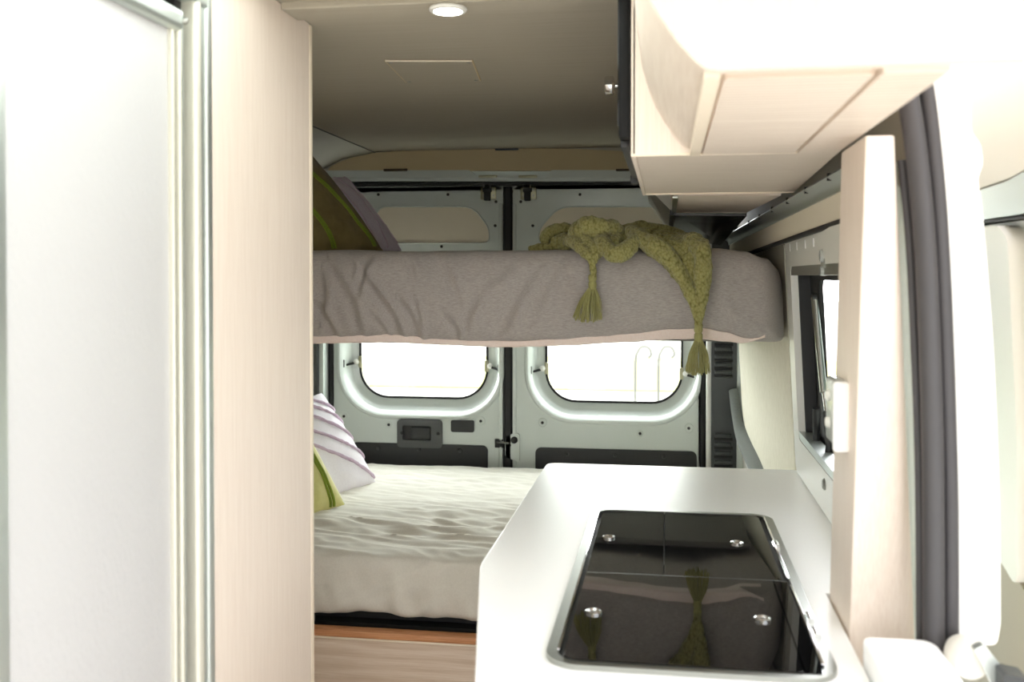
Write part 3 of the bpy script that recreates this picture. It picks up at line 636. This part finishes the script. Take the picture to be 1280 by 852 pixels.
l3_ = lid('hob_lid', HX0+.026, HX1-.046, HY0+.016, YS-.002, [.02, .006, .003, .003], .003)
b = new(); prism(b, [(HX0+.028, YS-.0005), (HX1-.028, YS-.0005), (HX1-.028, YS+.003), (HX0+.028, YS+.003)], XY, gz-.004, gz+.0022); obj('seam_strip', b, M['charcoal'], t)
b = new(); prism(b, rr(HX1-.044, HX1-.022, HY0+.016, YS-.002, .003, 3), XY, gz-.005, gz+.002); obj('side_strip', b, M['glassblack'], t)
for (x, y), L_ in (((761, 672), l1_), ((921, 679), l2_), ((742, 768), l3_), ((953, 777), l3_)):
    p = at(x, y, Z=gz); b = new(); z = gz+(.003 if L_ is l3_ else 0)
    lathe(b, [(.0125, z-.0005), (.0125, z+.003), (.0095, z+.0045), (.0062, z+.002), (.0060, z-.0005)], (p.x, p.y, 0), seg=20); obj('ring_stop', b, M['chrome'], L_)
for y0, y1 in ((HY0+.05, YS-.02), (YS+.02, HY1-.03)):
    b = new(); box(b, HX1-.020, HX1-.015, y0, y1, ZT+.002, ZT+.0095, .001); obj('hinge_rail', b, M['chrome'], t)
b = new(); box(b, HX0+.015, HX0+.019, HY0+.05, HY1-.04, ZT+.002, ZT+.0092, .001); obj('edge_rail', b, M['chrome'], t)
for x, y in ((970, 682), (1012, 774), (1020, 793)):
    p = at(x, y, Z=ZT+.008); b = new(); tube(b, [(p.x, p.y-.016, ZT+.009), (p.x, p.y+.016, ZT+.009)], .0065, 10); obj('hinge', b, M['chrome'], t)
# ------------------------------------------------------------------ lower bed
t = thing('bed_base', 'pale wood base board of the lower rear bed', 'bed base', (-.95, 3.2, 0))
b = new(); box(b, -1.55, -.37, 2.500, 2.535, 0, .462); obj('front_board', b, M['bedboard'], t, smooth=False)
b = new(); box(b, -1.55, -.37, 2.498, 2.536, .462, .480, .003); obj('top_edge', b, M['ply'], t)
b = new(); box(b, -1.55, -.37, 2.495, 2.4985, .458, .463, .001); obj('lipping', b, M['wood_edge'], t)
b = new(); box(b, -1.53, -.37, 2.56, 3.84, .40, .480); box(b, -.38, .24, 2.85, 3.84, .40, .480); obj('slatted_deck', b, M['rubber'], t, smooth=False)
def remeshed(bm, vox, smooth=4):
    me = bpy.data.meshes.new('tmp'); bm.to_mesh(me); bm.free(); o = bpy.data.objects.new('tmp', me); COL.objects.link(o)
    r = o.modifiers.new('r', 'REMESH'); r.mode = 'VOXEL'; r.voxel_size = vox
    s = o.modifiers.new('s', 'SMOOTH'); s.iterations = smooth; s.factor = .5
    dg = bpy.context.evaluated_depsgraph_get(); m2 = bpy.data.meshes.new_from_object(o.evaluated_get(dg))
    out = bmesh.new(); out.from_mesh(m2); bpy.data.objects.remove(o); bpy.data.meshes.remove(me); bpy.data.meshes.remove(m2)
    return out
def N(x, y, z): return noise.noise(Vector((x, y, z)))
def ridged(x, y, z): return (1-abs(N(x, y, z))*2)
b = new(); box(b, -1.53, -.362, 2.555, 3.86, .505, .652, .03, 3); box(b, -.40, .24, 2.84, 3.86, .505, .652, .03, 3)
b = remeshed(b, .0085, 3); b.normal_update()
for v in b.verts:
    x, y, z = v.co
    if z > .6:
        e = max(0, 1-abs(y-2.85)/.45)
        h = .007*N(x*3, y*4, 1)+(.006+.006*e)*ridged(x*2.2+y*1.5, y*9-x*2, 3)+.0055*ridged(x*4+y*3, y*19+x*5, 8)*(.6+e)+.003*ridged(x*9-y*6, y*24+x*9, 5)
        v.co.z += h
    if y < 2.62:
        k = max(0, min(1, (.64-z)/.10))
        d = .012*k*ridged(x*9+z*3, z*4, 5)+.009*k*N(x*22+z*9, z*8, 2)+.005*ridged(x*14-z*20, z*12, 4)
        v.co.y -= d
        if z < .54: v.co.z += .010*N(x*7, 0, 4)*1.2-.002
mt = tag(obj('mattress', b, M['sheet']), 'lower bed mattress under a crumpled pale grey fitted sheet', 'mattress')
b = new(); box(b, -1.50, -.40, 2.60, 3.83, .481, .51); obj('mattress_underside', b, M['rubber'], mt, smooth=False)
# ------------------------------------------------------------------ cushions
def cushion(name, label, cat, br, hdir, wdir, W, H, T, m, stripes, sm, sr, group=None, edge=None, sn='piping'):
    h = Vector(hdir).normalized(); w = Vector(wdir); w = (w-h*w.dot(h)).normalized(); n = w.cross(h)
    if n.y > 0: n = -n
    c = Vector(br)+h*(H/2)-w*(W/2)
    def P(u, v, s):
        x = u*W/2*(1-.05*(1-v*v)*abs(u)); z = v*H/2*(1-.05*(1-u*u)*abs(v))
        t = T/2*max(0, (1-u**2))**.42*max(0, (1-v**2))**.42
        t *= 1+.10*N(u*1.7+br[0]*9, v*1.7, s+br[1])
        t += .006*N(u*4, v*4, 7+s)*(1-u**6)*(1-v**6)
        return c+w*x+h*z+n*(t*s)
    k = 40; b = new(); grids = []
    for s in (1, -1):
        g = [[b.verts.new(P(-math.cos(math.pi*i/k), -math.cos(math.pi*j/k), s)) for j in range(k+1)] for i in range(k+1)]
        for i in range(k):
            for j in range(k): b.faces.new((g[i][j], g[i+1][j], g[i+1][j+1], g[i][j+1]))
    bmesh.ops.remove_doubles(b, verts=b.verts, dist=1e-4)
    root = tag(obj(name, b, m), label, cat, group)
    for st in stripes:
        b = new(); path = []; rad = []
        for i in range(61):
            v = -.97+1.94*i/60
            if isinstance(st[0], tuple): f = i/60; u = st[0][0]+(st[1][0]-st[0][0])*f; v = st[0][1]+(st[1][1]-st[0][1])*f
            else: u = st[0]+(st[1] if len(st) > 1 else 0)*(1-v*v)
            path.append(P(u, v, 1)+n*sr*.3); rad.append(sr*(1+(.45 if sn != 'piping' else .1)*N(v*22, u*5, 3)))
        tube(b, path, rad, 8); obj(sn, b, sm, root)
    if edge:
        b = new(); path = [P(u, v, 1) for u, v in [(-1+2*i/30, -1) for i in range(31)]+[(1, -1+2*i/30) for i in range(1, 31)]+[(1-2*i/30, 1) for i in range(1, 31)]+[(-1, 1-2*i/30) for i in range(1, 30)]]
        tube(b, path, .004, 6, True); obj('edge_seam', b, edge, root)
    return root
p = at(478, 314, Y=3.20); q = at(395, 205, Y=3.28)
cushion('cushion', 'brown velvet cushion with green piping on the upper bunk', 'cushion', p, q-p, (.45, .80, .05), .50, .48, .17, M['brown_velvet'], [((.86, -.96), (.10, .96)), ((.82, -.96), (.05, .96)), ((.10, -.96), (-.45, .96)), ((.05, -.96), (-.51, .96))], M['green_trim'], .0045, edge=M['brown_velvet'])
p = at(502, 313, Y=3.50); q = at(424, 212, Y=3.58)
cushion('cushion', 'lilac tufted cushion behind the brown cushion on the upper bunk', 'cushion', p, q-p, (.45, .70, .05), .46, .37, .15, M['lilac'], [(.93,), (.66,), (.38,)], M['lilac_trim'], .0028, sn='tuft_row')
p = at(470, 604, Z=.652); q = at(407, 500, Y=p.y+.06)
cushion('cushion', 'pale lilac cushion with frayed tufted rows on the lower bed', 'cushion', p, q-p, (.45, .80, .0), .46, .40, .17, M['pale_lilac'], [((.985, a), (.985-(1.94-abs(a+.97))/.8*.5-.3, min(.97, a+((1.94-abs(a+.97))*.5+.24)))) for a in (-.90, -.5, -.1, .25, .55)], M['lilac_trim'], .0062, sn='tuft_row')
p = at(432, 634, Z=.655); q = at(394, 566, Y=p.y+.05)
cushion('cushion', 'yellow green cushion with green piping on the lower bed', 'cushion', p, q-p, (.45, .80, .0), .40, .40, .16, M['sage'], [(.62,), (.70,)], M['green_trim'], .005, edge=M['green_trim'])
# ------------------------------------------------------------------ upper bunk
t = thing('bunk', 'raised rear bunk platform under the grey duvet', 'bunk', (-.6, 3.5, 1.17))
b = new(); box(b, -1.555, .262, 3.2, 3.835, 1.204, 1.224, .004); obj('platform', b, M['strap'], t)
b = new(); box(b, -1.55, .258, 3.56, 3.60, 1.184, 1.204, .002); obj('cross_bar', b, M['alu'], t)
gl = [(300, 425), (395, 425), (440, 424), (482, 422.5), (510, 425), (530, 428), (600, 431), (640, 431.5), (700, 429), (740, 425.5), (790, 421.5), (840, 416.5), (880, 415.5), (905, 420), (935, 428), (985, 430), (1010, 430)]
plp = [(300, 430), (395, 430), (440, 429), (500, 429), (530, 430.5), (560, 432), (620, 434.5), (660, 434), (700, 432.5), (780, 428.5), (830, 425), (870, 424), (905, 427), (935, 431), (985, 426), (1010, 425)]
tl = [(300, 312), (395, 312), (520, 313.5), (560, 314.5), (590, 312.5), (690, 312), (760, 311), (900, 309.5), (935, 313), (965, 322), (985, 335), (992, 350), (1010, 400)]
def table(px):
    q = [at(x, y, Y=2.745) for x, y in px]; return [(p.x, p.z) for p in q]
TG, TP, TT = table(gl), table(plp), table(tl)
TG = [(-1.8, TG[0][1])]+TG; TP = [(-1.8, TP[0][1])]+TP; TT = [(-1.8, TT[0][1])]+TT
def interp(T, x):
    if x <= T[0][0]: return T[0][1]
    for (a, za), (c, zc) in zip(T, T[1:]):
        if x <= c:
            f = (x-a)/(c-a); f = f*f*(3-2*f); return za+(zc-za)*f
    return T[-1][1]
# creases measured on the photograph, as strokes on the front of the duvet: (points, depth, width)
cre = [([(454, 335), (462, 350), (478, 372), (494, 395), (500, 420)], .014, .012), ([(500, 372), (516, 395), (522, 425)], .012, .010), ([(466, 318), (456, 340), (450, 372)], .010, .012),
       ([(412, 325), (430, 355), (446, 385), (452, 425)], .011, .014), ([(398, 380), (412, 400), (420, 425)], .012, .012), ([(404, 340), (408, 370), (402, 400)], .010, .014), ([(520, 375), (526, 400), (524, 428)], .009, .009),
       ([(545, 318), (565, 350), (575, 372)], .006, .014), ([(672, 340), (650, 370), (634, 405), (620, 425)], .007, .016), ([(702, 330), (684, 360), (668, 398)], .006, .016), ([(600, 372), (588, 395), (582, 420)], .006, .012),
       ([(560, 395), (572, 412), (570, 428)], .008, .010), ([(430, 318), (444, 332), (440, 352)], .008, .010), ([(500, 316), (515, 330), (520, 345)], .006, .010), ([(720, 345), (760, 370), (790, 400)], .004, .02), ([(800, 400), (770, 412), (740, 420)], .005, .015),
       ([(905, 330), (900, 370), (912, 405)], .004, .02), ([(940, 400), (960, 415), (975, 425)], .006, .012), ([(640, 330), (628, 345), (606, 360)], .004, .015), ([(850, 380), (900, 392), (925, 408)], .004, .015), ([(470, 395), (480, 410), (484, 426)], .008, .009)]
CR = []
for px, dep, wd in cre:
    q = catmull([at(x, y, Y=2.745) for x, y in px], 4); CR.append(([(p.x, p.z) for p in q], dep*1.25, wd*1.35))
def crease(x, z):
    h = 0
    for pl, dep, wd in CR:
        if x < min(p[0] for p in pl)-.06 or x > max(p[0] for p in pl)+.06: continue
        best = 9; sg = 1; tt = 0
        for i in range(len(pl)-1):
            ax, az = pl[i]; bx, bz = pl[i+1]; dx, dz = bx-ax, bz-az; L2 = dx*dx+dz*dz+1e-9
            f = max(0, min(1, ((x-ax)*dx+(z-az)*dz)/L2)); ex, ez = x-ax-f*dx, z-az-f*dz; dd = math.hypot(ex, ez)
            if dd < best: best = dd; sg = 1 if dx*ez-dz*ex > 0 else -1; tt = (i+f)/(len(pl)-1)
        fade = math.sin(math.pi*min(1, max(0, .12+.76*tt)))
        q = best*sg/wd; h += fade*dep*(1.55*q*math.exp(-q*q)-.45*math.exp(-(q*1.6)**2))
    return h
def duvet_profile(x, k):
    """closed section (y, z) of the duvet at x: k in 0..1 around"""
    return None
b = new(); loops = []
XS = [-1.55+1.875*i/420 for i in range(421)]
XR = .3235
for x in XS:
    zt, zb = interp(TT, x), interp(TG, x)
    e = 1.0
    if x > .24: e = max(.02, 1-((x-.24)/(XR+.003-.24))**3)
    zm = (zt+zb)/2; hh = (zt-zb)/2; l = []
    # from underside back to front, up the front, over the top to the back
    y0 = 2.735+.004*N(x*3, 0, 0)+(1-e)*.12
    ry = .085; R = 60
    l.append((3.84, zb+.02)); l.append((3.3, zb+.018)); l.append((2.98, zb+.014)); l.append((y0+.055, zb+.006))
    for i in range(R+1):
        a = -math.pi/2+math.pi*i/R
        ca, sa = math.cos(a), math.sin(a)
        yy = y0+ry*(1-abs(ca)**.55); zz = zm+hh*(abs(sa)**.80)*(1 if sa > 0 else -1)
        l.append((yy, zz))
    for yy in (2.90, 3.0, 3.1, 3.2, 3.35, 3.5, 3.65, 3.78): l.append((yy, zt+.004+.010*N(x*4, yy*4, 2)-.02*max(0, (yy-3.2))))
    l.append((3.835, zt-.03))
    pts_ = []
    for i, (yy, zz) in enumerate(l):
        if 4 <= i <= 4+R:
            a = -math.pi/2+math.pi*(i-4)/R; w = math.cos(a)**.5 if math.cos(a) > 0 else 0
            d = crease(x, zz)+.0025*N(x*9, zz*9, 3)+.0018*N(x*24+zz*9, zz*20, 6)
            d += (.007*max(.12, min(1, (-.25-x)/.5)))*ridged(x*7+zz*5, zz*3-x*2, 9)+.004*max(0, min(1, (1.33-zz)/.1))*ridged(x*16+zz*4, zz*5, 11)
            yy -= d*min(1, w+.1)
        xx = x if x <= 0 else x*min(1, (wx(yy, zz)-.022)/.329)
        pts_.append(Vector((xx, yy, zz)))
    loops.append(pts_)
loft(b, loops, True, True)
dv = tag(obj('duvet', b, M['duvet']), 'rumpled heather grey duvet hanging over the front of the upper bunk', 'duvet')
b = new(); loops = []
for i in range(161):
    x = -1.545+(1.545+.262)*i/160; zb = interp(TP, x)+.0015*N(x*30, 0, 0); zg = interp(TG, x)+.012
    if x > .19: zb = max(zb, zb+(x-.19)*.2)
    y0 = 2.762+.003*N(x*12, 1, 0)
    loops.append([Vector(p) for p in ((x, y0+.10, zg), (x, y0+.10, zg-.008), (x, y0+.05, zb+.004), (x, y0+.012, zb+.001), (x, y0+.004, zb), (x, y0-.001, zb+.004), (x, y0, max(zg-.002, zb+.008)), (x, y0+.02, zg+.004))])
loft(b, loops, True, True); obj('lining', b, M['lining'], dv)
# ------------------------------------------------------------------ olive knitted throw
b = new()
def fold(pts, n=6, thick=.45, seg=14, wide=1.18):
    """a roll of cloth: (px, py, depth Y, half width in px)"""
    C3 = [at(x, y, Y=Y) for x, y, Y, a in pts]; A = [a*wide*Y/FPX if a > 4.2 else a*Y/FPX for x, y, Y, a in pts]
    P = catmull([Vector((*c, )) for c in C3], n); R = [v.x for v in catmull([Vector((a, 0, 0)) for a in A], n)]
    loops = []
    for i, p in enumerate(P):
        tg = (P[min(i+1, len(P)-1)]-P[max(i-1, 0)]).normalized()
        nrm = Vector((0, -1, .15)).normalized(); s = tg.cross(nrm)
        if s.length < .2: s = tg.cross(Vector((1, 0, 0)))
        s.normalize(); q = s.cross(tg).normalized()
        loops.append([p+s*(R[i]*math.cos(2*math.pi*k/seg))+q*(max(.007, R[i]*thick)*math.sin(2*math.pi*k/seg)) for k in range(seg)])
    loft(b, loops, True, True)
# hanging swath at the right, three overlapping pleats
fold([(789, 289, 2.775, 6), (800, 297, 2.735, 9), (815, 306, 2.705, 10), (832, 318, 2.69, 10), (845, 334, 2.69, 8), (856, 352, 2.695, 6.5), (866, 376, 2.70, 4.5), (872, 400, 2.702, 3.5), (873, 411, 2.703, 3.5)], thick=.9)
fold([(800, 305, 2.75, 4), (820, 316, 2.725, 5), (840, 331, 2.715, 5), (852, 350, 2.712, 4), (862, 372, 2.708, 3.5)], thick=.8)
fold([(838, 301, 2.79, 6), (851, 309, 2.735, 9), (860, 325, 2.712, 9), (865, 345, 2.708, 8.5), (869, 368, 2.705, 7), (873, 392, 2.702, 5), (873.5, 408, 2.702, 4)], thick=.5)
fold([(850, 300, 2.80, 6), (866, 302, 2.74, 10), (876, 312, 2.695, 10), (879, 330, 2.685, 9), (879, 350, 2.688, 8), (877, 374, 2.693, 6.5), (875, 398, 2.70, 4)], thick=.8)
fold([(872, 299, 2.86, 6), (856, 302, 2.82, 8), (836, 302, 2.80, 7), (815, 297, 2.80, 6)], thick=.8)
fold([(797, 296, 2.79, 5), (818, 309, 2.745, 11), (842, 320, 2.725, 15), (858, 337, 2.718, 16), (866, 358, 2.712, 12.5), (871, 380, 2.707, 8), (873, 402, 2.704, 4)], thick=.3)
fold([(722, 299, 2.81, 8), (745, 299, 2.80, 12), (768, 302, 2.80, 12), (790, 303, 2.80, 10)], thick=.35)
fold([(690, 304, 2.90, 7), (705, 303, 2.88, 8), (722, 303, 2.84, 8)], thick=.5)
fold([(785, 292, 2.93, 8), (812, 297, 2.92, 9), (840, 301, 2.90, 9), (866, 304, 2.86, 7)], thick=.6)
# U shaped roll over the edge, with an open hollow inside
fold([(755, 288, 2.80, 5), (752, 297, 2.75, 7), (757, 309, 2.705, 8.5), (768, 317, 2.685, 9), (780, 314, 2.685, 9), (790, 304, 2.705, 8), (792, 293, 2.745, 6), (787, 286, 2.79, 4.5)], thick=.95)
fold([(768, 289, 2.80, 4), (770, 297, 2.77, 5.5), (768, 304, 2.745, 5)], thick=.8)
# crown roll
fold([(717, 297, 2.80, 5), (721, 288, 2.775, 8), (733, 281, 2.75, 8.5), (750, 281, 2.75, 8), (764, 284, 2.775, 7.5), (776, 290, 2.81, 6), (782, 298, 2.85, 5)], thick=1.0)
fold([(735, 292, 2.765, 6), (746, 291, 2.75, 6.5), (754, 296, 2.745, 5)], thick=.9)
# dark rolls at the back
fold([(683, 307, 2.95, 4), (683, 296, 2.96, 7), (695, 289, 2.97, 8), (710, 289, 2.96, 8), (719, 297, 2.93, 6)], thick=.95)
fold([(694, 303, 2.92, 6), (706, 299, 2.91, 6), (714, 305, 2.88, 6)], thick=.95)
fold([(662, 311.5, 2.90, 2.5), (676, 309, 2.90, 4), (695, 309, 2.89, 4), (712, 309, 2.86, 4)], thick=.9)
fold([(778, 290, 2.97, 6), (787, 285, 2.98, 5.5), (799, 283, 3.0, 6), (808, 286, 3.0, 6)], thick=.95)
fold([(806, 288, 3.0, 7), (820, 287, 3.02, 7), (832, 292, 3.02, 8), (848, 296, 3.0, 7), (862, 300, 2.95, 6)], thick=.95)
# left strand that narrows to its tassel
fold([(708, 301, 2.80, 5), (718, 303, 2.755, 6.5), (727, 309, 2.72, 6), (735, 318, 2.70, 5), (740, 329, 2.698, 4), (741, 340, 2.70, 3.2), (741, 347, 2.70, 3.2)], thick=.9)
fold([(716, 295, 2.80, 5), (728, 299, 2.755, 5.5), (738, 306, 2.725, 5), (744, 315, 2.705, 4.5), (743, 328, 2.70, 3.5)], thick=.9)
fold([(757, 310, 2.745, 4.5), (750, 314, 2.725, 5), (745, 322, 2.712, 4), (743, 330, 2.705, 3)], thick=.8)
fold([(735, 298, 2.80, 7), (745, 304, 2.785, 8), (752, 310, 2.775, 6)], thick=.5)
b = remeshed(b, .0029, 1); b.normal_update()
for v in b.verts:
    c = v.co; v.co = c+v.normal*(.0055*N(c.x*24, c.y*24, c.z*24)+.003*ridged(c.x*40, c.y*40, c.z*30)+.0012*N(c.x*110, c.y*110, c.z*110))
th = tag(obj('knitted_throw', b, M['knit']), 'olive green knitted throw with two tassels bunched on the grey duvet', 'throw')
def tassel(kx, ky0, ky1, x0, x1, y_end, Y):
    b = new()
    k0 = at(kx, ky0, Y=Y); k1 = at(kx, ky1, Y=Y); r = 5.2*Y/FPX
    H = k0.z-k1.z
    prof = [(r*.55, 0), (r*.95, -H*.12), (r*1.05, -H*.3), (r*.95, -H*.42), (r*.78, -H*.5), (r*.98, -H*.58), (r*1.02, -H*.75), (r*.9, -H*1.0), (r*.6, -H*1.1)]
    lathe(b, [(a, k0.z+h) for a, h in prof], (k0.x, Y, 0), seg=16)
    e0 = at(x0, y_end, Y=Y).x; e1 = at(x1, y_end, Y=Y).x; ze = at(x0, y_end, Y=Y).z
    for i in range(85):
        f = random.random(); dpt = random.uniform(-1, 1)
        sx = k1.x+(f-.5)*r*1.7; sy = Y+dpt*r*.7
        ex = e0+(e1-e0)*f; ey = Y+dpt*.022*(1-.6*abs(2*f-1))-.004; zz = ze+random.uniform(-.004, .008)+.010*abs(2*f-1)**2
        mid = Vector((sx+(ex-sx)*.62, sy+(ey-sy)*.75, k1.z+(zz-k1.z)*.45))+Vector((random.uniform(-.004, .004), random.uniform(-.004, .004), 0))
        tube(b, catmull([(sx, sy, k1.z+.003), mid, (ex+random.uniform(-.0025, .0025), ey, zz)], 4), random.uniform(.0009, .0013), 5)
    return obj('tassel', b, M['yarn'], th)
tassel(740.5, 342, 361, 716.5, 754, 402, 2.700)
tassel(873, 406, 426, 856, 888, 468, 2.698)
# ------------------------------------------------------------------ outside
b = new(); box(b, -60, 60, -60, 80, -.60, -.55); struct(obj('ground', b, M['concrete'], smooth=False))
b = new(); box(b, -30, 20, 17, 24, -.55, -.53); o = obj('lawn', b, M['lawn'], smooth=False); o['kind'] = 'structure'
for px, lab in ((804, 'left of two curved metal hoops outside the right rear window'), (833, 'right of two curved metal hoops outside the right rear window')):
    Y = 8.5; P = [at(px+dx, y, Y=Y) for dx, y in ((-10, 600), (-10, 470), (-9, 446), (-7, 440), (-3, 434), (3, 433), (8, 436), (10, 443), (6, 447))]
    b = new(); pth = catmull([(p.x, Y, p.z) for p in P], 5); tube(b, pth, .013, 8)
    tag(obj('outdoor_hoop', b, M['strap']), lab, 'hoop', None)
b = new()
for i in range(900):
    c = Vector((random.uniform(1.8, 3.4), random.uniform(5.2, 8.0), -.5+random.random()**.8*2.4)); a = random.uniform(.05, .12)
    q = Matrix.Rotation(random.uniform(0, 6.3), 3, Vector((random.uniform(-1, 1), random.uniform(-1, 1), random.uniform(-1, 1))).normalized())
    vs = [b.verts.new(c+q @ Vector(k)*a) for k in ((-1, 0, 0), (-.3, .5, .12), (1, 0, 0), (-.3, -.5, .12))]; b.faces.new(vs)
tag(obj('garden_bush', b, M['leaf'], smooth=False, org=(2.6, 6.6, -.55)), 'green garden bush seen outside through the side door window', 'bush')
# ------------------------------------------------------------------ light
SKY_FRONT, SKY_REAR = 1.0, 5.5
w = bpy.data.worlds.new('sky'); S.world = w; w.use_nodes = True
bg = w.node_tree.nodes['Background']; bg.inputs['Color'].default_value = (.96, .965, 1.0, 1)
nt = w.node_tree; tc = nt.nodes.new('ShaderNodeTexCoord'); sx = nt.nodes.new('ShaderNodeSeparateXYZ'); mr = nt.nodes.new('ShaderNodeMapRange')
mr.interpolation_type = 'SMOOTHSTEP'; mr.inputs['From Min'].default_value = .05; mr.inputs['From Max'].default_value = .95; mr.inputs['To Min'].default_value = SKY_FRONT; mr.inputs['To Max'].default_value = SKY_REAR
nt.links.new(tc.outputs['Generated'], sx.inputs[0]); nt.links.new(sx.outputs['Y'], mr.inputs['Value']); nt.links.new(mr.outputs['Result'], bg.inputs['Strength'])
S.view_settings.view_transform = 'Standard'; S.view_settings.look = 'None'; S.view_settings.gamma = 1; S.view_settings.use_curve_mapping = False
S.view_settings.exposure = 1.9
S.cycles.max_bounces = 14; S.cycles.diffuse_bounces = 8; S.cycles.transparent_max_bounces = 12
S.cycles.use_denoising = True
